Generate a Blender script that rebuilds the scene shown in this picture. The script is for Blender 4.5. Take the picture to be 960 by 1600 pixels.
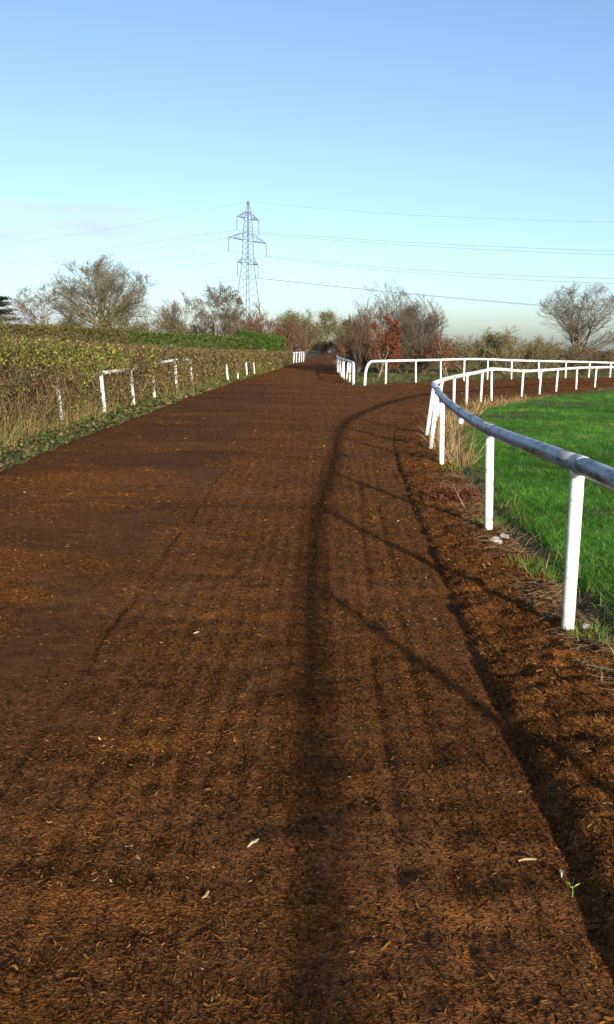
import bpy, bmesh, math, random
import numpy as np
from mathutils import Vector, Matrix

for o in list(bpy.data.objects):
    bpy.data.objects.remove(o)
scene = bpy.context.scene
COL = scene.collection

# ------------------------------------------------------------------ camera, sky, sun, exposure
F_PX, EYE = 1400.0, 1.65
PITCH = math.atan(260 / F_PX)
cam_data = bpy.data.cameras.new('camera')
cam = bpy.data.objects.new('camera', cam_data)
COL.objects.link(cam)
cam_data.sensor_fit = 'VERTICAL'
cam_data.angle = 2 * math.atan(800 / F_PX)
cam_data.clip_start, cam_data.clip_end = 0.05, 6000
cam.matrix_world = (Matrix.Translation((0, 0, EYE)) @ Matrix.Rotation(math.radians(90) - PITCH, 4, 'X')
                    @ Matrix.Rotation(math.radians(1.0), 4, 'Z'))
scene.camera = cam

SUN_DIR = Vector((1.38, -4.0, 0.99)).normalized()
SUN_EL = math.asin(SUN_DIR.z)
SUN_AZ = math.atan2(SUN_DIR.x, SUN_DIR.y)

world = bpy.data.worlds.new('World')
scene.world = world
world.use_nodes = True
wn, wl = world.node_tree.nodes, world.node_tree.links
wn.clear()
w_out = wn.new('ShaderNodeOutputWorld')
w_bg = wn.new('ShaderNodeBackground')
w_bg.inputs['Strength'].default_value = 0.14
sky = wn.new('ShaderNodeTexSky')
sky.sky_type = 'NISHITA'
sky.sun_disc = False
sky.sun_elevation = SUN_EL
sky.sun_rotation = SUN_AZ
sky.altitude = 50
sky.air_density = 0.72
sky.dust_density = 1.55
sky.ozone_density = 1.7
# thin streaky cloud low over the horizon
tc = wn.new('ShaderNodeTexCoord')
mp = wn.new('ShaderNodeMapping')
mp.inputs['Scale'].default_value = (3.2, 3.2, 34.0)
mp.inputs['Location'].default_value = (1.15, 0.4, 0.6)
mp.inputs['Rotation'].default_value = (0, math.radians(4), 0)
nz = wn.new('ShaderNodeTexNoise')
nz.inputs['Scale'].default_value = 1.0
nz.inputs['Detail'].default_value = 4.0
nz.inputs['Roughness'].default_value = 0.5
rmp = wn.new('ShaderNodeValToRGB')
rmp.color_ramp.elements[0].position = 0.44
rmp.color_ramp.elements[1].position = 0.62
sep = wn.new('ShaderNodeSeparateXYZ')
hi = wn.new('ShaderNodeMapRange'); hi.interpolation_type = 'SMOOTHSTEP'
hi.inputs['From Min'].default_value = 0.175; hi.inputs['From Max'].default_value = 0.11
lo = wn.new('ShaderNodeMapRange'); lo.interpolation_type = 'SMOOTHSTEP'
lo.inputs['From Min'].default_value = -0.10; lo.inputs['From Max'].default_value = -0.24
m1 = wn.new('ShaderNodeMath'); m1.operation = 'MULTIPLY'
m2 = wn.new('ShaderNodeMath'); m2.operation = 'MULTIPLY'
m3 = wn.new('ShaderNodeMath'); m3.operation = 'MULTIPLY'; m3.inputs[1].default_value = 0.7
cmix = wn.new('ShaderNodeMixRGB')
cmix.inputs['Color2'].default_value = (3.0, 3.2, 4.0, 1)
wl.new(tc.outputs['Generated'], mp.inputs['Vector'])
wl.new(mp.outputs['Vector'], nz.inputs['Vector'])
wl.new(nz.outputs['Fac'], rmp.inputs['Fac'])
wl.new(tc.outputs['Generated'], sep.inputs['Vector'])
wl.new(sep.outputs['Z'], hi.inputs['Value'])
wl.new(sep.outputs['X'], lo.inputs['Value'])
wl.new(rmp.outputs['Color'], m1.inputs[0]); wl.new(hi.outputs['Result'], m1.inputs[1])
wl.new(m1.outputs['Value'], m2.inputs[0]); wl.new(lo.outputs['Result'], m2.inputs[1])
wl.new(m2.outputs['Value'], m3.inputs[0])
wl.new(m3.outputs['Value'], cmix.inputs['Fac'])
wl.new(sky.outputs['Color'], cmix.inputs['Color1'])
wl.new(cmix.outputs['Color'], w_bg.inputs['Color'])
wl.new(w_bg.outputs['Background'], w_out.inputs['Surface'])

sun_data = bpy.data.lights.new('sun', 'SUN')
sun_data.energy = 4.5
sun_data.angle = math.radians(1.4)
sun_data.color = (1.0, 0.90, 0.76)
sun = bpy.data.objects.new('sun', sun_data)
COL.objects.link(sun)
sun.rotation_euler = SUN_DIR.to_track_quat('Z', 'Y').to_euler()
sun.location = (20, -40, 20)

vs = scene.view_settings
vs.view_transform = 'Standard'
vs.look = 'None'
vs.exposure = 0.78
vs.gamma = 1.0
vs.use_curve_mapping = False
scene.cycles.max_bounces = 6
scene.cycles.transparent_max_bounces = 8
scene.cycles.use_denoising = True

# ------------------------------------------------------------------ helpers
rng = np.random.default_rng(7)


def lerp_pts(pts, v):
    a = np.array(pts, float)
    return np.interp(v, a[:, 0], a[:, 1])


def sstep(a, b, v):
    t = np.clip((v - a) / (b - a), 0, 1)
    return t * t * (3 - 2 * t)


_LAT = np.random.default_rng(99).random((8, 256, 256))


def vnoise(x, y, seed=0):
    g = _LAT[seed % 8]
    x = np.asarray(x, float) + 13.7 * seed
    y = np.asarray(y, float) + 7.3 * seed
    xi, yi = np.floor(x).astype(int), np.floor(y).astype(int)
    fx, fy = x - xi, y - yi
    fx = fx * fx * (3 - 2 * fx); fy = fy * fy * (3 - 2 * fy)
    a = g[xi & 255, yi & 255]; b = g[(xi + 1) & 255, yi & 255]
    c = g[xi & 255, (yi + 1) & 255]; d = g[(xi + 1) & 255, (yi + 1) & 255]
    return (a * (1 - fx) + b * fx) * (1 - fy) + (c * (1 - fx) + d * fx) * fy - 0.5


def fbm(x, y, seed=0, oct=3):
    s, amp = 0, 1.0
    for k in range(oct):
        s = s + amp * vnoise(x * 2 ** k, y * 2 ** k, seed + k)
        amp *= 0.5
    return s


def signed_inside(px, py, poly):
    """positive inside the polygon, negative outside: distance to its edge"""
    poly = np.array(poly, float)
    d2 = np.full(px.shape, 1e12)
    inside = np.zeros(px.shape, bool)
    n = len(poly)
    for i in range(n):
        a, b = poly[i], poly[(i + 1) % n]
        e = b - a
        t = np.clip(((px - a[0]) * e[0] + (py - a[1]) * e[1]) / max(e @ e, 1e-9), 0, 1)
        d2 = np.minimum(d2, (px - a[0] - t * e[0]) ** 2 + (py - a[1] - t * e[1]) ** 2)
        if a[1] != b[1]:
            c = (a[1] > py) != (b[1] > py)
            xx = (b[0] - a[0]) * (py - a[1]) / (b[1] - a[1]) + a[0]
            inside ^= c & (px < xx)
    d = np.sqrt(d2)
    return np.where(inside, d, -d)


def np_mesh(name, verts, faces, col=None, smooth=False, attrs=None):
    """verts (n,3), faces (m,k) uniform; col (n,3) per vertex"""
    verts = np.ascontiguousarray(verts, np.float32)
    faces = np.ascontiguousarray(faces, np.int32)
    me = bpy.data.meshes.new(name)
    m, k = faces.shape
    me.vertices.add(len(verts)); me.vertices.foreach_set('co', verts.ravel())
    me.loops.add(m * k); me.loops.foreach_set('vertex_index', faces.ravel())
    me.polygons.add(m)
    me.polygons.foreach_set('loop_start', np.arange(0, m * k, k, dtype=np.int32))
    me.polygons.foreach_set('loop_total', np.full(m, k, np.int32))
    if smooth:
        me.polygons.foreach_set('use_smooth', np.ones(m, bool))
    if col is not None:
        at = me.attributes.new('Col', 'FLOAT_COLOR', 'POINT')
        c4 = np.ones((len(verts), 4), np.float32); c4[:, :3] = col
        at.data.foreach_set('color', c4.ravel())
    for nm, val in (attrs or {}).items():
        at = me.attributes.new(nm, 'FLOAT', 'POINT')
        at.data.foreach_set('value', np.ascontiguousarray(val, np.float32))
    me.update(calc_edges=True)
    return me


def obj(name, me, mat=None, parent=None):
    o = bpy.data.objects.new(name, me)
    COL.objects.link(o)
    if mat is not None and me is not None:
        if not me.materials:
            me.materials.append(mat)
    if parent is not None:
        o.parent = parent
    return o


def tag(o, label, cat=None, group=None, kind=None):
    if label: o['label'] = label
    if cat: o['category'] = cat
    if group: o['group'] = group
    if kind: o['kind'] = kind
    return o


def thing(name, loc, label, cat, group=None):
    o = bpy.data.objects.new(name, None)
    COL.objects.link(o)
    o.location = loc
    o.empty_display_size = 0.2
    return tag(o, label, cat, group)


def perp(d):
    """two unit vectors perpendicular to each row of d"""
    ref = np.where(np.abs(d[:, 2:3]) > 0.9, np.array([[1.0, 0, 0]]), np.array([[0, 0, 1.0]]))
    u = np.cross(d, ref); u /= np.linalg.norm(u, axis=1, keepdims=True) + 1e-9
    return u, np.cross(d, u)


def seg_tubes(P0, P1, R0, R1, sides=3, col=None):
    """separate tapered prisms, vectorised"""
    n = len(P0)
    d = P1 - P0
    d = d / (np.linalg.norm(d, axis=1, keepdims=True) + 1e-9)
    u, v = perp(d)
    ang = np.arange(sides) * 2 * math.pi / sides
    ring = np.cos(ang)[None, :, None] * u[:, None, :] + np.sin(ang)[None, :, None] * v[:, None, :]
    A = P0[:, None, :] + ring * np.reshape(R0, (-1, 1, 1))
    B = P1[:, None, :] + ring * np.reshape(R1, (-1, 1, 1))
    verts = np.concatenate([A, B], 1).reshape(-1, 3)
    base = (np.arange(n) * 2 * sides)[:, None]
    k = np.arange(sides); k2 = (k + 1) % sides
    q = np.stack([k, k2, k2 + sides, k + sides], 1)
    faces = (base[:, None, :] + q[None]).reshape(-1, 4)
    c = None if col is None else np.repeat(col, 2 * sides, 0)
    return verts, faces, c


def polytube(pts, rad, sides=14, caps=True):
    """one continuous tube along a polyline"""
    pts = np.array(pts, float); n = len(pts)
    rad = np.broadcast_to(np.array(rad, float), (n,))
    t = np.gradient(pts, axis=0); t /= np.linalg.norm(t, axis=1, keepdims=True) + 1e-9
    u, _ = perp(t[:1]); u = u[0]
    verts = []
    for i in range(n):
        u = u - t[i] * (u @ t[i]); u /= np.linalg.norm(u) + 1e-9
        v = np.cross(t[i], u)
        a = np.arange(sides) * 2 * math.pi / sides
        verts.append(pts[i] + rad[i] * (np.cos(a)[:, None] * u + np.sin(a)[:, None] * v))
    verts = np.concatenate(verts)
    k = np.arange(sides); k2 = (k + 1) % sides
    faces = [tuple(map(int, f)) for i in range(n - 1) for f in np.stack([k + i * sides, k2 + i * sides, k2 + (i + 1) * sides, k + (i + 1) * sides], 1)]
    if caps:
        faces.append(tuple(range(sides - 1, -1, -1)))
        faces.append(tuple(range((n - 1) * sides, n * sides)))
    return verts, faces


def mesh_py(name, verts, faces, smooth=True):
    me = bpy.data.meshes.new(name)
    me.from_pydata([tuple(map(float, v)) for v in verts], [], faces)
    if smooth:
        for p in me.polygons:
            p.use_smooth = len(p.vertices) <= 4
    me.update()
    return me


def rand_unit(n, r=rng):
    v = r.normal(size=(n, 3))
    return v / (np.linalg.norm(v, axis=1, keepdims=True) + 1e-9)


def leaf_quads(P, N, size, aspect=0.6, col=None, r=rng):
    """small folded leaves (two triangles meeting on a midrib), P centres, N normals"""
    n = len(P)
    u, v = perp(N)
    a = r.random(n) * 2 * math.pi
    du = np.cos(a)[:, None] * u + np.sin(a)[:, None] * v
    dv = np.cross(N, du)
    size = np.reshape(np.broadcast_to(size, (n,)), (-1, 1))
    tip = P + du * size * 0.5; base = P - du * size * 0.5
    fold = N * size * 0.12
    l = P + dv * size * aspect * 0.5 + fold; rr = P - dv * size * aspect * 0.5 + fold
    verts = np.stack([base, l, tip, rr], 1).reshape(-1, 3)
    b = (np.arange(n) * 4)[:, None]
    faces = np.concatenate([b + np.array([[0, 1, 2]]), b + np.array([[0, 2, 3]])], 1).reshape(-1, 3)
    c = None if col is None else np.repeat(col, 4, 0)
    return verts, faces, c


def blades(P, D, length, width, bend, segs=3, col=None, r=rng):
    """grass blades: ribbons from P growing along D, drooping by bend"""
    n = len(P)
    length = np.broadcast_to(length, (n,)); width = np.broadcast_to(width, (n,)); bend = np.broadcast_to(bend, (n,))
    a = r.random(n) * 2 * math.pi
    side = np.stack([np.cos(a), np.sin(a), np.zeros(n)], 1)
    hor = D.copy(); hor[:, 2] = 0
    hor = hor / (np.linalg.norm(hor, axis=1, keepdims=True) + 1e-6)
    rows = []
    pos, d = P.copy(), D.copy()
    for s in range(segs + 1):
        w = width * (1 - (s / segs) ** 1.5 * 0.9)
        rows.append(np.stack([pos - side * w[:, None] / 2, pos + side * w[:, None] / 2], 1))
        d = d + hor * (bend / segs)[:, None] - np.array([[0, 0, 1.0]]) * (bend / segs * (s + 0.5) / segs * 1.3)[:, None]
        d = d / (np.linalg.norm(d, axis=1, keepdims=True) + 1e-9)
        pos = pos + d * (length / segs)[:, None]
    verts = np.concatenate(rows, 1).reshape(-1, 3)
    b = (np.arange(n) * 2 * (segs + 1))[:, None]
    q = np.array([[2 * s, 2 * s + 1, 2 * s + 3, 2 * s + 2] for s in range(segs)])
    faces = (b[:, None, :] + q[None]).reshape(-1, 4)
    c = None if col is None else np.repeat(col, 2 * (segs + 1), 0)
    return verts, faces, c


def pick_cols(n, palette, weights, jitter=0.25, r=rng):
    pal = np.array(palette, float)
    w = np.array(weights, float); w /= w.sum()
    c = pal[r.choice(len(pal), n, p=w)]
    return np.clip(c * (1 + jitter * r.normal(size=(n, 1))), 0.003, 0.9)


# ------------------------------------------------------------------ materials
def new_mat(name):
    m = bpy.data.materials.new(name)
    m.use_nodes = True
    return m, m.node_tree.nodes, m.node_tree.links, m.node_tree.nodes['Principled BSDF']


def attr_mat(name, rough=0.75, transl=0.0, instancer=False, spec=0.25, both=False):
    """colour comes from the Col attribute of the piece itself"""
    m, n, l, b = new_mat(name)
    a = n.new('ShaderNodeAttribute'); a.attribute_name = 'Col'
    a.attribute_type = 'INSTANCER' if instancer else 'GEOMETRY'
    src = a.outputs['Color']
    if both:
        a2 = n.new('ShaderNodeAttribute'); a2.attribute_name = 'Col'; a2.attribute_type = 'GEOMETRY'
        mx = n.new('ShaderNodeMixRGB'); mx.blend_type = 'MULTIPLY'; mx.inputs['Fac'].default_value = 1
        l.new(a.outputs['Color'], mx.inputs['Color1']); l.new(a2.outputs['Color'], mx.inputs['Color2'])
        src = mx.outputs['Color']
    l.new(src, b.inputs['Base Color'])
    b.inputs['Roughness'].default_value = rough
    b.inputs['Specular IOR Level'].default_value = spec
    if transl > 0:
        t = n.new('ShaderNodeBsdfTranslucent')
        mixs = n.new('ShaderNodeMixShader'); mixs.inputs['Fac'].default_value = transl
        l.new(src, t.inputs['Color'])
        l.new(b.outputs['BSDF'], mixs.inputs[1]); l.new(t.outputs['BSDF'], mixs.inputs[2])
        l.new(mixs.outputs['Shader'], n['Material Output'].inputs['Surface'])
    return m


def noise_mat(name, c1, c2, scale=4.0, detail=6, rough=0.85, bump=0.3, bscale=None, stretch=(1, 1, 1), spec=0.2):
    m, n, l, b = new_mat(name)
    tcn = n.new('ShaderNodeTexCoord'); mpn = n.new('ShaderNodeMapping')
    mpn.inputs['Scale'].default_value = stretch
    no = n.new('ShaderNodeTexNoise'); no.inputs['Scale'].default_value = scale; no.inputs['Detail'].default_value = detail
    no.inputs['Roughness'].default_value = 0.65
    rp = n.new('ShaderNodeValToRGB')
    rp.color_ramp.elements[0].position = 0.35; rp.color_ramp.elements[1].position = 0.65
    rp.color_ramp.elements[0].color = (*c1, 1); rp.color_ramp.elements[1].color = (*c2, 1)
    l.new(tcn.outputs['Object'], mpn.inputs['Vector']); l.new(mpn.outputs['Vector'], no.inputs['Vector'])
    l.new(no.outputs['Fac'], rp.inputs['Fac']); l.new(rp.outputs['Color'], b.inputs['Base Color'])
    b.inputs['Roughness'].default_value = rough
    b.inputs['Specular IOR Level'].default_value = spec
    if bump:
        no2 = n.new('ShaderNodeTexNoise'); no2.inputs['Scale'].default_value = bscale or scale * 4; no2.inputs['Detail'].default_value = 4
        bp = n.new('ShaderNodeBump'); bp.inputs['Strength'].default_value = bump; bp.inputs['Distance'].default_value = 0.05
        l.new(mpn.outputs['Vector'], no2.inputs['Vector']); l.new(no2.outputs['Fac'], bp.inputs['Height'])
        l.new(bp.outputs['Normal'], b.inputs['Normal'])
    return m


def track_material():
    m, n, l, b = new_mat('woodchip')
    tcn = n.new('ShaderNodeTexCoord')
    mpn = n.new('ShaderNodeMapping'); mpn.inputs['Scale'].default_value = (1.0, 1.7, 1.0)
    l.new(tcn.outputs['Object'], mpn.inputs['Vector'])
    vo = n.new('ShaderNodeTexVoronoi'); vo.inputs['Scale'].default_value = 90; vo.inputs['Randomness'].default_value = 1
    l.new(mpn.outputs['Vector'], vo.inputs['Vector'])
    sepc = n.new('ShaderNodeSeparateColor'); l.new(vo.outputs['Color'], sepc.inputs['Color'])
    rp = n.new('ShaderNodeValToRGB')
    er = rp.color_ramp.elements
    er[0].position = 0.0; er[0].color = (0.038, 0.0145, 0.0052, 1)
    er[1].position = 1.0; er[1].color = (0.19, 0.088, 0.027, 1)
    for p, c in ((0.35, (0.086, 0.0325, 0.0085, 1)), (0.7, (0.120, 0.046, 0.0115, 1)), (0.93, (0.150, 0.062, 0.016, 1))):
        e = er.new(p); e.color = c
    l.new(sepc.outputs['Red'], rp.inputs['Fac'])
    # damp, compacted earth between the chips
    no = n.new('ShaderNodeTexNoise'); no.inputs['Scale'].default_value = 1.1; no.inputs['Detail'].default_value = 7
    mp2 = n.new('ShaderNodeMapping'); mp2.inputs['Scale'].default_value = (0.8, 1.8, 1)
    l.new(tcn.outputs['Object'], mp2.inputs['Vector']); l.new(mp2.outputs['Vector'], no.inputs['Vector'])
    at = n.new('ShaderNodeAttribute'); at.attribute_name = 'loose'
    ad = n.new('ShaderNodeMath'); ad.operation = 'ADD'
    l.new(no.outputs['Fac'], ad.inputs[0]); l.new(at.outputs['Fac'], ad.inputs[1])
    mr = n.new('ShaderNodeMapRange'); mr.inputs['From Min'].default_value = 0.48; mr.inputs['From Max'].default_value = 0.92
    mr.inputs['To Min'].default_value = 0.0; mr.inputs['To Max'].default_value = 1.0
    l.new(ad.outputs['Value'], mr.inputs['Value'])
    damp = n.new('ShaderNodeMixRGB'); damp.inputs['Fac'].default_value = 0.62
    l.new(rp.outputs['Color'], damp.inputs['Color1']); damp.inputs['Color2'].default_value = (0.112, 0.050, 0.025, 1)
    mx = n.new('ShaderNodeMixRGB')
    l.new(mr.outputs['Result'], mx.inputs['Fac']); l.new(damp.outputs['Color'], mx.inputs['Color1']); l.new(rp.outputs['Color'], mx.inputs['Color2'])
    # broad tone drift
    no3 = n.new('ShaderNodeTexNoise'); no3.inputs['Scale'].default_value = 0.35; no3.inputs['Detail'].default_value = 5
    l.new(mp2.outputs['Vector'], no3.inputs['Vector'])
    mr3 = n.new('ShaderNodeMapRange'); mr3.inputs['From Min'].default_value = 0.3; mr3.inputs['From Max'].default_value = 0.7
    mr3.inputs['To Min'].default_value = 0.75; mr3.inputs['To Max'].default_value = 1.3
    l.new(no3.outputs['Fac'], mr3.inputs['Value'])
    no4 = n.new('ShaderNodeTexNoise'); no4.inputs['Scale'].default_value = 9; no4.inputs['Detail'].default_value = 6; no4.inputs['Roughness'].default_value = 0.7
    l.new(mp2.outputs['Vector'], no4.inputs['Vector'])
    mr4 = n.new('ShaderNodeMapRange'); mr4.inputs['From Min'].default_value = 0.32; mr4.inputs['From Max'].default_value = 0.68
    mr4.inputs['To Min'].default_value = 0.62; mr4.inputs['To Max'].default_value = 1.42
    l.new(no4.outputs['Fac'], mr4.inputs['Value'])
    mr5 = n.new('ShaderNodeMapRange'); mr5.inputs['From Min'].default_value = -0.1; mr5.inputs['From Max'].default_value = 0.6
    mr5.inputs['To Min'].default_value = 0.80; mr5.inputs['To Max'].default_value = 1.45
    l.new(at.outputs['Fac'], mr5.inputs['Value'])
    mm5 = n.new('ShaderNodeMath'); mm5.operation = 'MULTIPLY'
    l.new(mr4.outputs['Result'], mm5.inputs[0]); l.new(mr5.outputs['Result'], mm5.inputs[1])
    mm4 = n.new('ShaderNodeMath'); mm4.operation = 'MULTIPLY'
    l.new(mm5.outputs['Value'], mm4.inputs[0]); l.new(mr3.outputs['Result'], mm4.inputs[1])
    mu = n.new('ShaderNodeVectorMath'); mu.operation = 'SCALE'
    l.new(mx.outputs['Color'], mu.inputs[0]); l.new(mm4.outputs['Value'], mu.inputs['Scale'])
    l.new(mu.outputs['Vector'], b.inputs['Base Color'])
    b.inputs['Roughness'].default_value = 0.9
    b.inputs['Specular IOR Level'].default_value = 0.03
    # relief of chips and crumbs
    n5 = n.new('ShaderNodeTexNoise'); n5.inputs['Scale'].default_value = 40; n5.inputs['Detail'].default_value = 5; n5.inputs['Roughness'].default_value = 0.7
    l.new(tcn.outputs['Object'], n5.inputs['Vector'])
    b1 = n.new('ShaderNodeBump'); b1.inputs['Strength'].default_value = 0.6; b1.inputs['Distance'].default_value = 0.012
    l.new(n5.outputs['Fac'], b1.inputs['Height'])
    b2 = n.new('ShaderNodeBump'); b2.inputs['Strength'].default_value = 0.5; b2.inputs['Distance'].default_value = 0.006
    l.new(vo.outputs['Distance'], b2.inputs['Height']); l.new(b1.outputs['Normal'], b2.inputs['Normal'])
    l.new(b2.outputs['Normal'], b.inputs['Normal'])
    return m


def rail_material(name, grime):
    m, n, l, b = new_mat(name)
    tcn = n.new('ShaderNodeTexCoord')
    mpn = n.new('ShaderNodeMapping'); mpn.inputs['Scale'].default_value = (2.5, 1.0, 5.0)
    l.new(tcn.outputs['Object'], mpn.inputs['Vector'])
    no = n.new('ShaderNodeTexNoise'); no.inputs['Scale'].default_value = 2.6; no.inputs['Detail'].default_value = 9; no.inputs['Roughness'].default_value = 0.72
    l.new(mpn.outputs['Vector'], no.inputs['Vector'])
    rp = n.new('ShaderNodeValToRGB'); e = rp.color_ramp.elements
    e[0].position = 0.30; e[0].color = (0.10, 0.10, 0.085, 1)
    e[1].position = 0.62; e[1].color = (0.84, 0.84, 0.82, 1)
    e2 = e.new(0.46 - 0.02 * grime); e2.color = (0.70, 0.70, 0.67, 1)
    e[0].position = 0.24 + 0.16 * grime
    if grime > 0.5:  # near lengths: grime, with the shaded side's blue-grey put into the base colour
        e[0].color = (0.05, 0.052, 0.045, 1); e2.color = (0.22, 0.23, 0.235, 1)
        e[-1].color = (0.40, 0.415, 0.43, 1); e[0].position = 0.425; e2.position = 0.465
    l.new(no.outputs['Fac'], rp.inputs['Fac'])
    no2 = n.new('ShaderNodeTexNoise'); no2.inputs['Scale'].default_value = 45; no2.inputs['Detail'].default_value = 3
    l.new(tcn.outputs['Object'], no2.inputs['Vector'])
    rp2 = n.new('ShaderNodeValToRGB'); e = rp2.color_ramp.elements
    e[0].position = 0.27; e[0].color = (0.25, 0.24, 0.22, 1); e[1].position = 0.36; e[1].color = (1, 1, 1, 1)
    l.new(no2.outputs['Fac'], rp2.inputs['Fac'])
    mx = n.new('ShaderNodeMixRGB'); mx.blend_type = 'MULTIPLY'; mx.inputs['Fac'].default_value = 0.25 + 0.5 * grime
    l.new(rp.outputs['Color'], mx.inputs['Color1']); l.new(rp2.outputs['Color'], mx.inputs['Color2'])
    l.new(mx.outputs['Color'], b.inputs['Base Color'])
    b.inputs['Roughness'].default_value = 0.42
    b.inputs['Specular IOR Level'].default_value = 0.4
    return m


M_TRACK = track_material()
M_CHIP = attr_mat('wood_chip', rough=0.9, instancer=True, spec=0.06)
M_GROUND = noise_mat('rough_turf', (0.035, 0.040, 0.012), (0.095, 0.075, 0.030), scale=1.4, bump=0.6, bscale=14)
M_FIELD = noise_mat('pasture', (0.030, 0.095, 0.010), (0.050, 0.135, 0.015), scale=0.8, bump=0.7, bscale=22)
M_GRASS = attr_mat('grass_blade', rough=0.55, transl=0.3, instancer=True, both=True)
M_LEAF = attr_mat('leaf', rough=0.6, transl=0.3)
M_TWIG = attr_mat('twig', rough=0.85, spec=0.15)
M_STRAW = attr_mat('straw', rough=0.65, transl=0.2)
M_RAIL_OLD_SHADED = rail_material('weathered_shaded_rail', 1.0)
M_RAIL = rail_material('white_rail', 0.2)
M_POST = rail_material('white_post', 0.1)
M_STEEL = noise_mat('galvanised_steel', (0.10, 0.10, 0.10), (0.17, 0.165, 0.16), scale=0.5, bump=0, rough=0.6)
M_GLASSINS = noise_mat('insulator_ceramic', (0.10, 0.09, 0.10), (0.16, 0.14, 0.14), scale=2, bump=0, rough=0.3)
M_WIRE = noise_mat('aluminium_wire', (0.09, 0.09, 0.10), (0.13, 0.13, 0.15), scale=1, bump=0, rough=0.5)
M_STONE = noise_mat('limestone', (0.16, 0.14, 0.115), (0.46, 0.44, 0.40), scale=16, bump=0.6, bscale=40)

# ------------------------------------------------------------------ the lie of the land
TRACK_POLY = [(-4.6, -6), (-4.2, 5), (-3.97, 11.4), (-4.02, 15), (-3.95, 19.6), (-3.79, 29.1), (-3.4, 40), (-3.03, 51),
              (-1.6, 84), (-0.35, 119), (1.6, 180), (2.2, 198), (4.7, 198), (4.1, 180), (2.5, 94), (2.0, 64), (1.75, 50), (1.75, 38.9), (2.1, 38.5),
              (3.3, 41.2), (5.0, 43.4), (8.0, 47.1), (11.2, 50.8), (15.2, 54.4), (18.8, 57.3), (30, 63), (60, 74),
              (60, 55), (30, 49), (16.5, 42.6), (13.2, 40.3), (9.9, 35.0), (7.9, 31.6), (5.7, 27.9), (4.4, 25.2), (3.25, 20.6), (2.5, 17),
              (2.15, 13), (1.85, 9), (1.78, 6), (1.72, 3), (1.72, -6)]
FIELD_POLY = [(1.98, -6), (1.97, 5.5), (2.04, 9.1), (2.35, 12.5), (2.8, 16.1), (3.6, 20), (4.7, 24.4), (5.7, 27.0), (8.2, 31.2),
              (12.6, 37.2), (16.5, 40.3), (30, 46), (110, 62), (110, -6)]
RUT = [(-6, .83), (2.2, .84), (3, .88), (4.16, .90), (5.88, .97), (9.77, 1.13), (13, 1.30), (16, 1.52), (19.2, 1.84), (25, 2.8)]


def h_track(x, y):
    rx = lerp_pts(RUT, y)
    near = sstep(20, 15, y)
    z = 0.012 * fbm(x * 0.6, y * 0.4, 1)
    # harrowed relief along the ride and soft cross waves
    strip = sstep(-1.2, -1.05, x) * sstep(0.02, -0.06, x - rx)
    z = z + strip * (0.0024 + 0.005 * np.clip(vnoise(x * 2.2, y * 0.5, 7) + 0.1, 0, 1)) * np.sin(2 * math.pi * (x - 0.25 * (rx - 0.9)) / 0.115 + 5.0 * vnoise(x * 1.5, y * 0.5, 2)) * sstep(22, 10, y)
    z = z + (0.35 + 0.65 * strip) * 0.020 * vnoise(x * 1.6, y * 6.5, 3) * sstep(9, 3, y)
    z = z + (0.5 + 0.5 * strip) * 0.012 * vnoise(x * 9, y * 9, 4) + 0.010 * fbm(x * 2.6, y * 3.4, 7) * sstep(-0.9, -1.4, x)
    # two tyre grooves in the strip
    for off, w in ((-0.36, 0.035), (-0.55, 0.03)):
        z = z - 0.011 * np.exp(-((x - rx - off) / w) ** 2) * sstep(16, 9, y)
    # harrow edge on the left
    lx = -1.12 + 0.07 * vnoise(y * 0.9, y * 0 + 3, 5) + 0.03 * vnoise(y * 4, y * 0 + 5, 6)
    z = z + 0.030 * np.clip(0.55 + 0.9 * vnoise(y * 1.7, y * 0 + 9, 3), 0.12, 1) * (sstep(-0.012, 0.025, x - lx) - 0.75 * sstep(0.02, 0.7, x - lx)) * sstep(15, 10, y)
    # bank of loose chips on the right, standing above the harrowed strip
    wdt = 0.045 + 0.06 * sstep(5.5, 2.5, y)
    e = x - rx + 0.035 * vnoise(y * 4, y * 0, 7) * sstep(-0.01, 0.12, x - rx)
    bank = sstep(0.0, 1.0, e / wdt)
    z = z + near * ((0.032 + 0.020 * sstep(6, 3, y)) * bank - (0.014 + 0.012 * sstep(5, 3, y)) * np.exp(-((x - rx - 0.03) / 0.045) ** 2))
    z = z + near * bank * (0.040 * fbm(x * 5.5, y * 5.5, 2) + 0.026 * vnoise(x * 14, y * 14, 5) - 0.03 * sstep(0.3, 0.9, x - rx))
    return z


def loose_map(x, y):
    rx = lerp_pts(RUT, y)
    s = sstep(-1.5, -0.9, x + 0.25 * vnoise(y * 1.3, x * 2, 3)) * 0.30
    s = s + 0.25 * sstep(0, 0.1, x - rx) * sstep(30, 20, y) + (0.22 * vnoise((x - rx) * 5.5, y * 0.12, 4) + 0.16 * vnoise((x - rx) * 13, y * 0.09, 2)) * sstep(-2.6, -1.0, x)
    s = s + 0.42 * sstep(0.10, 0.32, vnoise(x * 0.45, y * 0.8, 6) + 0.45 * vnoise(x * 3, y * 3.5, 2)) * sstep(-1.0, -1.6, x)
    s = s + 0.48 * sstep(36, 46, y) * sstep(75, 60, y) * (1 + 1.2 * vnoise(x * 0.6, y * 0.35, 1))  # far band of loose chips, sunlit brightness put into the colour
    return s


def track_sheet(x, y):
    d = signed_inside(x, y, TRACK_POLY) + 0.10 * fbm(x * 1.7, y * 1.7, 3) + 0.05 * vnoise(x * 7, y * 7, 1)
    return h_track(x, y) - 0.14 * sstep(0.06, -0.16, d), d


def ground_z(x, y):
    dt = signed_inside(x, y, TRACK_POLY)
    return -0.09 + 0.10 * sstep(0.0, -0.25, dt) + 0.05 * fbm(x * 0.8, y * 0.8, 2) * sstep(0.3, -0.5, dt)


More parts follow.
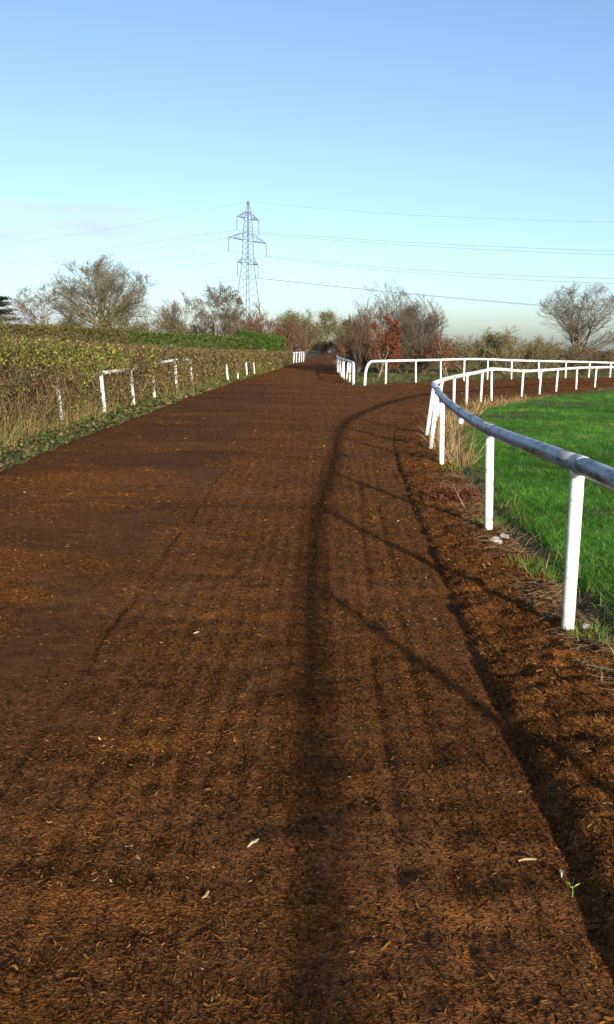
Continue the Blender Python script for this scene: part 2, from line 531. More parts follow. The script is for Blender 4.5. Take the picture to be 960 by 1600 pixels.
def axis(lo_, hi_, fine, growth, c=0.0):
    """coordinates from lo to hi, spaced fine near c and growing away from it"""
    out = [c]
    v = c
    while v < hi_:
        v += max(fine, growth * abs(v - c)); out.append(min(v, hi_))
    v = c
    while v > lo_:
        v -= max(fine, growth * abs(v - c)); out.append(max(v, lo_))
    return np.unique(np.round(out, 4))


def grid_mesh(name, xs, ys, zfun, keep=None, smooth=True, attrs=None):
    X, Y = np.meshgrid(xs, ys)
    x, y = X.ravel(), Y.ravel()
    r = zfun(x, y)
    z, d = r if isinstance(r, tuple) else (r, None)
    nx, ny = len(xs), len(ys)
    i = np.arange(nx * ny).reshape(ny, nx)
    f = np.stack([i[:-1, :-1], i[:-1, 1:], i[1:, 1:], i[1:, :-1]], -1).reshape(-1, 4)
    verts = np.stack([x, y, z], 1)
    if d is not None:
        ok = (d > -0.45)[f].any(1)
        f = f[ok]
        used = np.unique(f)
        remap = np.zeros(len(verts), int); remap[used] = np.arange(len(used))
        verts, f = verts[used], remap[f]
    at = {k: fn(verts[:, 0], verts[:, 1]) for k, fn in (attrs or {}).items()}
    return np_mesh(name, verts, f, smooth=smooth, attrs=at)


gx = axis(-1800, 1800, 0.25, 0.05)
gy = axis(-60, 3200, 0.25, 0.045, 3.0)
o = obj('ground', grid_mesh('ground', gx, gy, ground_z), M_GROUND); o['kind'] = 'structure'

tx = np.unique(np.concatenate([np.arange(-2.4, 2.2, 0.022), axis(-6.5, 62, 0.06, 0.045)]))
ty = axis(-5, 245, 0.028, 0.0085, 1.5)
o = obj('woodchip_track', grid_mesh('woodchip_track', tx, ty, track_sheet, attrs={'loose': loose_map}), M_TRACK); o['kind'] = 'structure'


def field_sheet(x, y):
    d = signed_inside(x, y, FIELD_POLY) + 0.16 * fbm(x * 1.9, y * 1.9, 5)
    return 0.02 - 0.2 * sstep(0.1, -0.15, d) + 0.03 * fbm(x * 0.7, y * 0.7, 1), d


fx = axis(1, 110, 0.10, 0.03, 1.5)
fy = axis(-6, 63, 0.12, 0.02, 4.0)
o = obj('grass_field', grid_mesh('grass_field', fx, fy, field_sheet), M_FIELD); o['kind'] = 'structure'


# ------------------------------------------------------------------ instanced ground cover
def instancer(name, pts, rot, scl, col, idx, sources, mat, kind_label):
    me = bpy.data.meshes.new(name)
    me.vertices.add(len(pts)); me.vertices.foreach_set('co', np.ascontiguousarray(pts, np.float32).ravel())
    for nm, val in (('rot', rot), ('scl', scl)):
        a = me.attributes.new(nm, 'FLOAT_VECTOR', 'POINT'); a.data.foreach_set('vector', np.ascontiguousarray(val, np.float32).ravel())
    c4 = np.ones((len(pts), 4), np.float32); c4[:, :3] = col
    a = me.attributes.new('Col', 'FLOAT_COLOR', 'POINT'); a.data.foreach_set('color', c4.ravel())
    a = me.attributes.new('idx', 'INT', 'POINT'); a.data.foreach_set('value', np.ascontiguousarray(idx, np.int32))
    me.update()
    coll = bpy.data.collections.new(name + '_shapes')
    for i, s in enumerate(sources):
        so = bpy.data.objects.new('%s_shape_%02d' % (name, i), s)
        s.materials.append(mat)
        coll.objects.link(so)
    ng = bpy.data.node_groups.new(name + '_scatter', 'GeometryNodeTree')
    ng.interface.new_socket('Geometry', in_out='INPUT', socket_type='NodeSocketGeometry')
    ng.interface.new_socket('Geometry', in_out='OUTPUT', socket_type='NodeSocketGeometry')
    N, L = ng.nodes, ng.links
    gi, go = N.new('NodeGroupInput'), N.new('NodeGroupOutput')
    iop = N.new('GeometryNodeInstanceOnPoints')
    ci = N.new('GeometryNodeCollectionInfo')
    ci.inputs['Collection'].default_value = coll
    ci.inputs['Separate Children'].default_value = True
    ci.inputs['Reset Children'].default_value = True
    iop.inputs['Pick Instance'].default_value = True

    def na(nm, t):
        q = N.new('GeometryNodeInputNamedAttribute'); q.data_type = t; q.inputs['Name'].default_value = nm
        return q.outputs['Attribute']
    e2r = N.new('FunctionNodeEulerToRotation')
    L.new(na('rot', 'FLOAT_VECTOR'), e2r.inputs[0])
    L.new(gi.outputs[0], iop.inputs['Points'])
    L.new(ci.outputs[0], iop.inputs['Instance'])
    L.new(na('idx', 'INT'), iop.inputs['Instance Index'])
    L.new(e2r.outputs[0], iop.inputs['Rotation'])
    L.new(na('scl', 'FLOAT_VECTOR'), iop.inputs['Scale'])
    L.new(iop.outputs[0], go.inputs[0])
    o = obj(name, me, mat)
    md = o.modifiers.new('scatter', 'NODES'); md.node_group = ng
    o['kind'] = 'stuff'
    o['label'] = kind_label
    return o


def chip_shape(k):
    r = np.random.default_rng(k)
    n = 3
    L, W, T = 1.0, 0.20 + 0.10 * r.random(), 0.10 + 0.06 * r.random()
    verts, bend = [], 0.16 * r.normal()
    for i, u in enumerate((-0.5, -0.18 + 0.1 * r.random(), 0.2, 0.5)):
        w = W * (0.35 + 0.4 * r.random() if i in (0, 3) else 0.85 + 0.4 * r.random())
        t = T * (0.4 if i in (0, 3) else 1)
        cy = bend * (u * u * 4 - 0.3) * 0.5 + 0.03 * r.normal()
        cz = 0.05 * r.normal()
        verts += [(u, cy - w / 2, cz - t / 2), (u, cy + w / 2, cz - t / 2), (u, cy + w * 0.35, cz + t / 2), (u, cy - w * 0.4, cz + t / 2)]
    faces = [(3, 2, 1, 0), (12, 13, 14, 15)]
    for i in range(n):
        for j in range(4):
            a, b2 = i * 4 + j, i * 4 + (j + 1) % 4
            faces.append((a, b2, b2 + 4, a + 4))
    return mesh_py('chip_shape', verts, faces, smooth=False)


def scatter_xy(n_per, y0, y1, rho0, yref, xw=0.44, xo=0.9):
    """points over the ground, denser near: constant density up to yref then falling with distance squared"""
    yy = np.linspace(y0, y1, 4000)
    wid = 2 * (xw * yy + xo)
    rho = rho0 * np.minimum(1, (yref / yy) ** 2)
    pdf = wid * rho
    tot = int(np.trapezoid(pdf, yy) if hasattr(np, 'trapezoid') else np.trapz(pdf, yy))
    cdf = np.cumsum(pdf); cdf /= cdf[-1]
    y = np.interp(rng.random(tot), cdf, yy)
    x = (rng.random(tot) * 2 - 1) * (xw * y + xo)
    return x, y


cx, cy = scatter_xy(0, 0.9, 85, 12000, 4.2)
dz, dd = track_sheet(cx, cy)
rx = lerp_pts(RUT, cy)
loose = loose_map(cx, cy)
patch = fbm(cx * 1.3, cy * 3.2, 4)
keepp = np.clip(0.26 + 1.9 * loose + 0.55 * patch, 0.16, 1.0)
keepp = np.where(cx < -1.1, keepp * 0.9, keepp)
ok = (dd > 0.0) & (rng.random(len(cx)) < keepp)
cx, cy, dz, rx, loose, patch = cx[ok], cy[ok], dz[ok], rx[ok], loose[ok], patch[ok]
n = len(cx)
on_bank = cx > rx
size = 0.006 + 0.019 * rng.random(n) ** 2.4
size *= np.where(on_bank & (cy < 22), 1.25, 1.0) * (np.maximum(cy, 4.0) / 4.0) ** 0.5
big = rng.random(n) < 0.004
size = np.where(big, size * 1.4 + 0.010, size)
scl = np.stack([size, size * (0.4 + 0.6 * rng.random(n)), size * (0.6 + 0.6 * rng.random(n))], 1)
tilt = np.where(rng.random(n) < 0.15, 0.7, 0.28) * np.where(on_bank & (cy < 22), 1.5, 1.0)
rot = np.stack([rng.normal(size=n) * 0.5, rng.normal(size=n) * tilt, rng.random(n) * 6.283], 1)
PAL = [(0.016, 0.0085, 0.0045), (0.042, 0.0165, 0.0052), (0.070, 0.0270, 0.0072), (0.108, 0.043, 0.0100), (0.155, 0.068, 0.017), (0.22, 0.125, 0.046), (0.40, 0.31, 0.19)]
ccol = pick_cols(n, PAL, [16, 28, 32, 18, 5, 1.0, 0.07], 0.15)
warm = np.clip(1.0 + 0.8 * fbm(cx * 1.1, cy * 3.2, 6), 0.5, 1.5)[:, None]
ccol = np.clip(ccol * warm, 0.004, 0.7)
instancer('wood_chips', np.stack([cx, cy, dz + size * 0.10], 1), rot, scl, ccol, rng.integers(0, 8, n),
          [chip_shape(k) for k in range(8)], M_CHIP, 'loose brown wood chips covering the track')


def clump_shape(k, nb, hgt, spread, wid, bend):
    r = np.random.default_rng(100 + k)
    a = r.random(nb) * 6.283; rad = spread * np.sqrt(r.random(nb))
    P = np.stack([rad * np.cos(a), rad * np.sin(a), np.full(nb, -0.01)], 1)
    D = np.stack([0.35 * r.normal(size=nb), 0.35 * r.normal(size=nb), np.ones(nb)], 1)
    D /= np.linalg.norm(D, axis=1, keepdims=True)
    g = 0.75 + 0.5 * r.random((nb, 1)) * np.ones((1, 3))
    v, f, c = blades(P, D, hgt * (0.5 + 0.7 * r.random(nb)), wid * (0.7 + 0.6 * r.random(nb)), bend * (0.4 + r.random(nb)), 3, g, r)
    return np_mesh('clump_shape', v, f, c)


def grass_scatter(name, x, y, z, cols, hs, label, shapes):
    n = len(x)
    s = hs
    scl = np.stack([s, s, s * (0.75 + 0.5 * rng.random(n))], 1)
    rot = np.stack([0.08 * rng.normal(size=n), 0.08 * rng.normal(size=n), 6.283 * rng.random(n)], 1)
    return instancer(name, np.stack([x, y, z], 1), rot, scl, cols, rng.integers(0, len(shapes), n), shapes, M_GRASS, label)


gx_, gy_ = scatter_xy(0, 3.6, 48, 760, 6.0, xw=0.44, xo=0.9)
gz_, gd_ = field_sheet(gx_, gy_)
ok = (gd_ > 0.02) & (rng.random(len(gx_)) < 0.95)
gx_, gy_, gz_ = gx_[ok], gy_[ok], gz_[ok]
n = len(gx_)
gc = pick_cols(n, [(0.038, 0.130, 0.011), (0.055, 0.168, 0.014), (0.082, 0.200, 0.020), (0.16, 0.20, 0.045)], [4, 5, 3, 0.8], 0.18)
gc *= np.clip(1 + 0.7 * fbm(gx_ * 0.7, gy_ * 0.7, 3), 0.6, 1.4)[:, None]
gc = np.where((fbm(gx_ * 0.9, gy_ * 0.9, 6) > 0.33)[:, None], gc * np.array([[1.5, 1.05, 1.2]]), gc)
grass_scatter('pasture_grass', gx_, gy_, gz_, gc, (0.85 + 0.4 * rng.random(n)) * (1 + 0.02 * np.clip(gy_ - 6, 0, 40)),
              'bright green pasture grass inside the curved rail', [clump_shape(k, 28, 0.068, 0.080, 0.0044, 0.9) for k in range(5)])

# rough grass: behind the far rail, both verges
vx, vy = scatter_xy(0, 4, 110, 300, 8.0, xw=0.46, xo=1.0)
dt = signed_inside(vx, vy, TRACK_POLY); df = signed_inside(vx, vy, FIELD_POLY)
near_left = (vx < -3) & (dt > -1.6)
behind = (vy > 38) & (vx > 1.5)
inner = (vx > 1.0) & (df < 0.1) & (vy < 45) & ~behind
prob = np.where(near_left, 0.35, np.where(behind, 0.8, np.where(inner, 0.10 + 0.5 * (fbm(vx * 1.2, vy * 1.2, 1) > 0.2), 0.0)))
ok = (dt < 0.05) & (rng.random(len(vx)) < prob)
vx, vy = vx[ok], vy[ok]
vz = ground_z(vx, vy)
n = len(vx)
vc = pick_cols(n, [(0.055, 0.095, 0.018), (0.085, 0.12, 0.028), (0.16, 0.14, 0.05), (0.27, 0.20, 0.09)], [4, 4, 3, 2], 0.2)
grass_scatter('verge_grass', vx, vy, vz, vc, 1.0 + 0.03 * np.clip(vy - 10, 0, 60) + 0.5 * rng.random(n),
              'rough tufted verge grass beside the track', [clump_shape(20 + k, 16, 0.13, 0.07, 0.006, 1.2) for k in range(4)])

# ------------------------------------------------------------------ running rails
def catmull(pts, per=8):
    pts = [np.array(p, float) for p in pts]
    ext = [2 * pts[0] - pts[1]] + pts + [2 * pts[-1] - pts[-2]]
    secs = []
    for i in range(1, len(ext) - 2):
        p0, p1, p2, p3 = ext[i - 1], ext[i], ext[i + 1], ext[i + 2]
        al = 0.5
        t0 = 0; t1 = t0 + max(np.linalg.norm(p1 - p0), .01) ** al; t2 = t1 + max(np.linalg.norm(p2 - p1), .01) ** al; t3 = t2 + max(np.linalg.norm(p3 - p2), .01) ** al
        s = []
        for t in np.linspace(t1, t2, per + 1):
            a1 = (t1 - t) / (t1 - t0) * p0 + (t - t0) / (t1 - t0) * p1
            a2 = (t2 - t) / (t2 - t1) * p1 + (t - t1) / (t2 - t1) * p2
            a3 = (t3 - t) / (t3 - t2) * p2 + (t - t2) / (t3 - t2) * p3
            b1 = (t2 - t) / (t2 - t0) * a1 + (t - t0) / (t2 - t0) * a2
            b2 = (t3 - t) / (t3 - t1) * a2 + (t - t1) / (t3 - t1) * a3
            s.append((t2 - t) / (t2 - t1) * b1 + (t - t1) / (t2 - t1) * b2)
        secs.append(s)
    return secs


def sub(mesh_v, org):
    return np.array(mesh_v) - np.array(org)


def running_rail(name, posts, label, group, r_rail=0.051, r_post=0.038, old_shaded=(), skip_posts=(), sides=16, collars=True, mat=None):
    """posts: (base_x, base_y, top_x, rail_z); one child for each post and rail length"""
    org = (posts[0][0], posts[0][1], 0.0)
    t = thing(name, org, label, 'rail', group)
    tops = [(p[2], p[1], p[3]) for p in posts]
    secs = catmull(tops)
    for i, p in enumerate(posts):
        if i in skip_posts:
            continue
        z0 = -0.14
        top = np.array((p[2], p[1], p[3] - r_rail * 0.55))
        bot = np.array((p[0], p[1], 0.0)); bot = bot + (bot - top) * (-z0 / max(top[2], 0.1))
        pts = [bot, bot * 0.5 + top * 0.5, top]
        v, f = polytube(pts, [r_post * 1.03, r_post, r_post], sides)
        obj('post', mesh_py('post', sub(v, org), f), M_POST, t)
        v, f = polytube([top + (0, 0, -0.05), top + (0, 0, -0.012), top + (0, 0, 0.02)], [r_post * 1.10, r_post * 1.18, r_post * 1.12], sides)
        if collars:
            obj('post_cap', mesh_py('post_cap', sub(v, org), f), mat or M_RAIL, t)
    for i, s in enumerate(secs):
        m = M_RAIL_OLD_SHADED if i in old_shaded else (mat or M_RAIL)
        v, f = polytube(s, r_rail, sides)
        ro = obj('rail', mesh_py('rail', sub(v, org), f), m, t)
        if collars:
            s2 = np.array(s)
            dirv = (s2[1] - s2[0]) / np.linalg.norm(s2[1] - s2[0])
            a = s2[0] - dirv * 0.10; b = s2[0] + dirv * 0.055
            v, f = polytube([a, a + dirv * 0.012, b - dirv * 0.012, b], [r_rail * 1.04, r_rail * 1.10, r_rail * 1.10, r_rail * 1.04], sides)
            obj('sleeve', mesh_py('sleeve', sub(v, org), f), m, ro)
    return t, org


INNER = [(1.50, -5.4, 1.50, 1.04), (1.50, -2.5, 1.50, 1.04), (1.49, 2.0, 1.49, 1.04),
         (1.54, 5.05, 1.535, 1.015), (1.66, 8.02, 1.625, .94), (1.74, 10.3, 1.74, .93), (1.91, 12.73, 1.88, .965), (2.01, 14.66, 2.08, .99), (2.27, 17.17, 2.37, .97),
         (2.96, 20.75, 3.04, .92), (4.02, 25.0, 4.00, .87), (4.60, 26.3, 4.58, .91), (5.35, 28.1, 5.36, .96), (5.83, 28.84, 5.79, 1.01),
         (7.51, 31.91, 7.52, .90), (8.66, 33.98, 8.68, .89), (9.92, 36.32, 9.94, .89), (11.39, 38.6, 11.38, .91), (13.0, 41.2, 13.02, .90),
         (14.7, 42.9, 14.72, .91), (17.2, 44.6, 17.2, .92), (20, 46.2, 20, .92), (23, 47.6, 23, .92)]
inner_rail, org_in = running_rail('running_rail', INNER, 'weathered white, shade-greyed running rail curving round the green field', None,
                                  old_shaded=(0, 1, 2, 3, 4, 5, 6), skip_posts=(5,))
# broken post stub left under the rail where a post is missing
v, f = polytube([(1.745, 10.3, 0.80), (1.742, 10.3, 0.84), (1.74, 10.3, 0.91)], [0.028, 0.036, 0.038], 14)
obj('broken_post_stub', mesh_py('broken_post_stub', sub(v, org_in), f), M_POST, inner_rail)['label'] = 'short broken stub of a missing post'


def end_hoop(start, d, z, r_rail, org, parent, rad=0.42, name='end_hoop'):
    """the rail bending down into the ground"""
    start = np.array(start, float); d = np.array(d, float); d /= np.linalg.norm(d)
    pts = []
    for a in np.linspace(0, math.pi / 2, 9):
        pts.append((start[0] + d[0] * rad * math.sin(a), start[1] + d[1] * rad * math.sin(a), z - rad * (1 - math.cos(a))))
    last = np.array(pts[-1])
    pts += [last + (0.02 * d[0], 0.02 * d[1], -0.25), (last[0] + 0.05 * d[0], last[1] + 0.05 * d[1], -0.12)]
    v, f = polytube(pts, r_rail, 16)
    obj(name, mesh_py(name, sub(v, org), f), M_RAIL, parent)


FAR = [(2.75, 39.7, 2.75, 1.02), (3.46, 40.98, 3.46, 1.03), (5.07, 43.09, 5.03, 1.05), (6.55, 45.10, 6.50, 1.07), (8.02, 46.99, 8.00, 1.10),
       (9.63, 49.0, 9.61, 1.09), (11.26, 50.5, 11.23, 1.04), (13.20, 52.1, 13.13, 1.01), (15.27, 54.03, 15.24, .98), (17.19, 55.8, 17.20, .95), (18.9, 57.0, 18.9, .92),
       (21, 58.2, 21, .92), (23.5, 59.5, 23.5, .92), (26, 60.8, 26, .92)]
far_rail, org_f = running_rail('running_rail', FAR, 'clean white running rail on far side of the bend, before the scrub', None, r_rail=0.056, r_post=0.042, skip_posts=(0,), collars=False, sides=12)
end_hoop((2.75, 39.7), (-0.6, -0.95), 1.02, 0.056, org_f, far_rail, rad=0.62)

STRAIGHT = [(1.93, 40.2, 1.93, .94), (1.88, 42.3, 1.90, .95), (1.84, 44.6, 1.90, .95), (1.80, 47.0, 1.76, .95), (1.77, 49.6, 1.84, .95), (1.78, 52.3, 1.76, .95), (1.80, 55.1, 1.86, .95),
            (1.82, 58.0, 1.82, .95), (1.86, 61.0, 1.88, .95), (1.92, 64, 1.92, .95), (2.02, 67, 2.02, .93), (2.15, 70, 2.15, .93)]
st_rail, org_s = running_rail('running_rail', STRAIGHT, 'white running rail along the right side of the straight track, seen end-on', None, r_rail=0.055, r_post=0.042, collars=False, sides=12)
end_hoop((1.93, 40.2), (0.02, -1), .94, 0.055, org_s, st_rail, rad=0.45)

LEFT = [(-5.45, 14.2, -5.45, .96), (-4.80, 17.14, -4.81, .97), (-4.60, 19.9, -4.60, .98), (-4.44, 22.4, -4.44, 1.00), (-4.33, 24.8, -4.33, 1.06), (-4.20, 27.93, -4.20, 1.14),
        (-4.10, 31.0, -4.10, 1.10), (-4.00, 33.9, -4.00, 1.07), (-3.90, 36.9, -3.90, 1.05), (-3.66, 39.6, -3.68, 1.03), (-3.45, 42.4, -3.45, 1.00), (-3.25, 45.8, -3.25, .98), (-3.07, 49, -3.07, .96)]
running_rail('running_rail', [(a + (0.11 if b > 25 else 0.09), b, c + (0.06 if 26 < b < 29 else 0.015), d) for a, b, c, d in LEFT], 'white rail fence overgrown by the clipped brown hedge on the left', None, r_rail=0.045, r_post=0.042, collars=False, sides=10)
LFAR = [(-1.70, 83.0, -1.70, .97), (-1.50, 85.4, -1.46, .98), (-1.28, 87.8, -1.28, .98), (-1.05, 90.2, -1.01, .98), (-0.84, 92.6, -0.84, .98), (-0.64, 95, -0.64, .97)]
running_rail('running_rail', LFAR, 'short run of white rail standing clear at the far hedge end', None, r_rail=0.05, r_post=0.055, collars=False, sides=8)

# ------------------------------------------------------------------ trees and shrubs
def grow(P, D, L, R0, R1, nseg, wob, trop, r):
    n = len(P)
    pts = [P]; dirs = [D]
    pos, d = P, D
    for s in range(nseg):
        d = d + wob * r.normal(size=(n, 3)) + np.array([[0, 0, 1.0]]) * trop
        d = d / np.linalg.norm(d, axis=1, keepdims=True)
        pos = pos + d * (L / nseg)[:, None]
        pts.append(pos); dirs.append(d)
    pts = np.stack(pts, 1); dirs = np.stack(dirs, 1)
    tt = np.linspace(0, 1, nseg + 1)
    rad = R0[:, None] * (1 - tt) + R1[:, None] * tt
    return pts, dirs, rad


def spawn(pts, dirs, rad, L, count, tlo, ang, ratio, r, tip=True, thi=1.0):
    """children of every branch, spread along it"""
    n, m = pts.shape[:2]
    k = count
    t = tlo + (thi - tlo) * (np.arange(k)[None, :] + r.random((n, k))) / k
    if tip:
        t[:, -1] = 1.0
    fi = t * (m - 1); i0 = np.minimum(fi.astype(int), m - 2); fr = (fi - i0)[..., None]
    b = np.arange(n)[:, None]
    P = pts[b, i0] * (1 - fr) + pts[b, i0 + 1] * fr
    D = dirs[b, i0 + 1]
    Rr = rad[b, i0] * (1 - fr[..., 0]) + rad[b, i0 + 1] * fr[..., 0]
    P, D, Rr = P.reshape(-1, 3), D.reshape(-1, 3), Rr.reshape(-1)
    u, v = perp(D)
    az = r.random(len(P)) * 6.283
    a = ang * (0.6 + 0.7 * r.random(len(P)))
    if tip:
        isT = np.zeros((n, k), bool); isT[:, -1] = True
        a = np.where(isT.ravel(), a * 0.35, a)
    Dn = D * np.cos(a)[:, None] + (u * np.cos(az)[:, None] + v * np.sin(az)[:, None]) * np.sin(a)[:, None]
    Lc = np.repeat(L, k) * ratio * (1.15 - 0.55 * t.ravel()) * (0.65 + 0.6 * r.random(len(P)))
    return P, Dn, Lc, Rr


def build_tree(name, x, y, H, W, label, cat='tree', group=None, seed=1, stems=1, stem_spread=0.25, levels=(8, 5, 5, 4), ang=0.75, trunk_r=None,
               twig_r=0.010, col=(0.16, 0.13, 0.085), col2=(0.10, 0.075, 0.05), trop=(0.04, 0.06, 0.05, 0.03), wob=0.10, tlo0=0.28, ratio=(0.60, 0.64, 0.68, 0.68),
               leaves=None, z0=None, lean=(0, 0), stem_thi=1.0):
    r = np.random.default_rng(seed)
    zb = float(ground_z(np.array([x]), np.array([y]))[0]) - 0.05 if z0 is None else z0
    t = thing(name, (x, y, zb), label, cat, group)
    trunk_r = trunk_r or H * 0.022
    P = np.zeros((stems, 3)); P[:, 0] = r.normal(size=stems) * 0.12 * (stems > 1) * W * 0.3; P[:, 1] = r.normal(size=stems) * 0.12 * (stems > 1) * W * 0.3
    D = np.stack([r.normal(size=stems) * stem_spread + lean[0], r.normal(size=stems) * stem_spread + lean[1], np.ones(stems)], 1)
    D /= np.linalg.norm(D, axis=1, keepdims=True)
    L = np.full(stems, 0.62 * H) * (0.8 + 0.4 * r.random(stems) if stems > 1 else 1)
    R0 = np.full(stems, trunk_r)
    lv = []
    pts, dirs, rad = grow(P, D, L, R0, R0 * 0.35, 7, wob * 0.6, 0.05, r)
    lv.append((pts, rad))
    nl = len(levels)
    for k in range(nl):
        P, D, L, Rr = spawn(pts, dirs, rad, L, levels[k], tlo0 if k == 0 else 0.22, ang * (1 - 0.06 * k), ratio[k], r)
        rr = np.maximum(np.minimum(Rr * 0.55, trunk_r * 0.44 ** (k + 1)), twig_r)
        pts, dirs, rad = grow(P, D, L, rr, np.maximum(rr * 0.4, twig_r * 0.55), 4 if k < 2 else (3 if k < nl - 1 else 2), wob * (1 + 0.3 * k), trop[k], r)
        lv.append((pts, rad))
    allp = np.concatenate([a[0].reshape(-1, 3) for a in lv])
    zt = np.percentile(allp[:, 2], 99.7)
    cxy = np.median(allp[:, :2], 0)
    wx = np.percentile(allp[:, 0], 98.5) - np.percentile(allp[:, 0], 1.5)
    wy = np.percentile(allp[:, 1], 98.5) - np.percentile(allp[:, 1], 1.5)
    S = np.array([W / wx, W / wy, H / zt])
    cen = np.array((lean[0] * H * 0.3, lean[1] * H * 0.3, H * 0.52)); rad3 = np.array((W * 0.5, W * 0.5, H * 0.48))

    def dome(p):
        q = p * S
        e = (q - cen) / rad3
        rho = np.linalg.norm(e, axis=-1, keepdims=True)
        wob_ = 0.92 + 0.10 * np.sin(5 * e[..., :1] + 3 * e[..., 2:3] + seed) + 0.06 * np.sin(13 * e[..., :1] + 11 * e[..., 2:3])
        k = np.where(rho > wob_, (wob_ + 0.5 * (rho - wob_)) / np.maximum(rho, 1e-6), 1.0)
        e2 = cen + e * k * rad3
        low = np.clip(q[..., 2:3] / (0.25 * H), 0, 1)
        return q * (1 - low) + e2 * low

    def segs(levels_):
        A, B, ra, rb = [], [], [], []
        for p, rd in levels_:
            p = dome(p)
            A.append(p[:, :-1].reshape(-1, 3)); B.append(p[:, 1:].reshape(-1, 3))
            ra.append(rd[:, :-1].ravel()); rb.append(rd[:, 1:].ravel())
        return np.concatenate(A), np.concatenate(B), np.concatenate(ra), np.concatenate(rb)
    A, B, ra, rb = segs(lv[:2])
    c = np.array(col2)[None] * (0.8 + 0.4 * r.random((len(A), 1)))
    v, f, c = seg_tubes(A, B, ra, rb, 6, c)
    obj('trunk', np_mesh('trunk', v, f, c, smooth=True), M_TWIG, t)
    A, B, ra, rb = segs(lv[2:])
    c = np.array(col)[None] * (0.7 + 0.6 * r.random((len(A), 1)))
    v, f, c = seg_tubes(A, B, ra, rb, 3, c)
    obj('crown', np_mesh('crown', v, f, c), M_TWIG, t)
    if leaves:
        tips = dome(lv[-1][0]).reshape(-1, 3)
        if leaves.get('zmax'):
            tips = tips[tips[:, 2] < leaves['zmax'] * H]
        if leaves.get('clump'):
            cc = tips[r.integers(0, len(tips), leaves['clump'])]
            q = cc[r.integers(0, len(cc), leaves['n'])] + r.normal(size=(leaves['n'], 3)) * leaves.get('spread', 0.15)
        else:
            q = tips[r.integers(0, len(tips), leaves['n'])] + r.normal(size=(leaves['n'], 3)) * leaves.get('spread', 0.1)
        q[:, 2] = np.maximum(q[:, 2], 0.05)
        cl = pick_cols(len(q), leaves['pal'], leaves.get('w', [1] * len(leaves['pal'])), 0.22, r)
        v, f, c = leaf_quads(q, rand_unit(len(q), r), leaves['size'] * (0.6 + 0.8 * r.random(len(q))), 0.65, cl, r)
        obj('leaves', np_mesh('leaves', v, f, c), M_LEAF, t)
    return t


OLIVE = (0.128, 0.110, 0.068); GREYB = (0.13, 0.105, 0.078); REDB = (0.115, 0.075, 0.052); MOSS = (0.15, 0.13, 0.06)
RUST = dict(pal=[(0.15, 0.048, 0.020), (0.11, 0.036, 0.017), (0.20, 0.070, 0.028), (0.08, 0.036, 0.018)], w=[4, 3, 2, 1])
OLV = dict(pal=[(0.09, 0.10, 0.022), (0.15, 0.14, 0.04), (0.20, 0.16, 0.06), (0.06, 0.075, 0.02)], w=[3, 3, 2, 2])

ORD = ['first', 'second', 'third', 'fourth', 'fifth', 'sixth', 'seventh', 'eighth', 'ninth', 'tenth']

# left skyline
build_tree('ash_tree', -22.0, 95, 10.6, 10.6, 'large rounded bare tree, tallest of the trees on the left', seed=3, stems=4, stem_spread=0.20, levels=(9, 7, 6, 6), col=OLIVE, col2=(0.17, 0.14, 0.075), ang=0.62, trop=(0.10, 0.10, 0.08, 0.05),
           twig_r=0.0105, trunk_r=0.22, leaves=dict(n=1300, size=0.14, spread=0.3, zmax=0.5, **OLV))
build_tree('bare_tree', -25.6, 86, 7.2, 6.2, 'thin forked bare tree left of the tallest tree, pale trunk', seed=5, levels=(8, 7, 6, 5), trop=(.08, .08, .06, .04), col=GREYB, col2=(0.20, 0.17, 0.12), twig_r=0.013, ang=0.8, lean=(0.12, 0), trunk_r=0.17)
build_tree('bare_tree', -18.2, 99, 7.8, 4.4, 'slender bare tree against the right flank of the tallest tree', seed=8, levels=(8, 7, 6, 5), ang=0.6, trop=(.1, .1, .06, .04), col=OLIVE, col2=MOSS, twig_r=0.013, trunk_r=0.13)
build_tree('bare_tree', -15.6, 105, 7.9, 5.4, 'fan-shaped bare tree midway between tallest tree and pylon', seed=12, stems=4, levels=(8, 6, 5, 5), ang=0.6, trop=(.1, .1, .06, .04), col=GREYB, col2=MOSS, twig_r=0.013, trunk_r=0.12)
build_tree('bare_tree', -9.6, 90, 7.7, 5.6, 'bare tree with dark seed clusters just left of the pylon', seed=14, stems=2, levels=(8, 7, 6, 6), trop=(.09, .08, .05, .03), col=GREYB, col2=(0.15, 0.12, 0.07), twig_r=0.013, ang=0.75, trunk_r=0.13,
           leaves=dict(n=900, size=0.16, clump=110, spread=0.12, pal=[(0.10, 0.06, 0.035), (0.13, 0.075, 0.04)]))


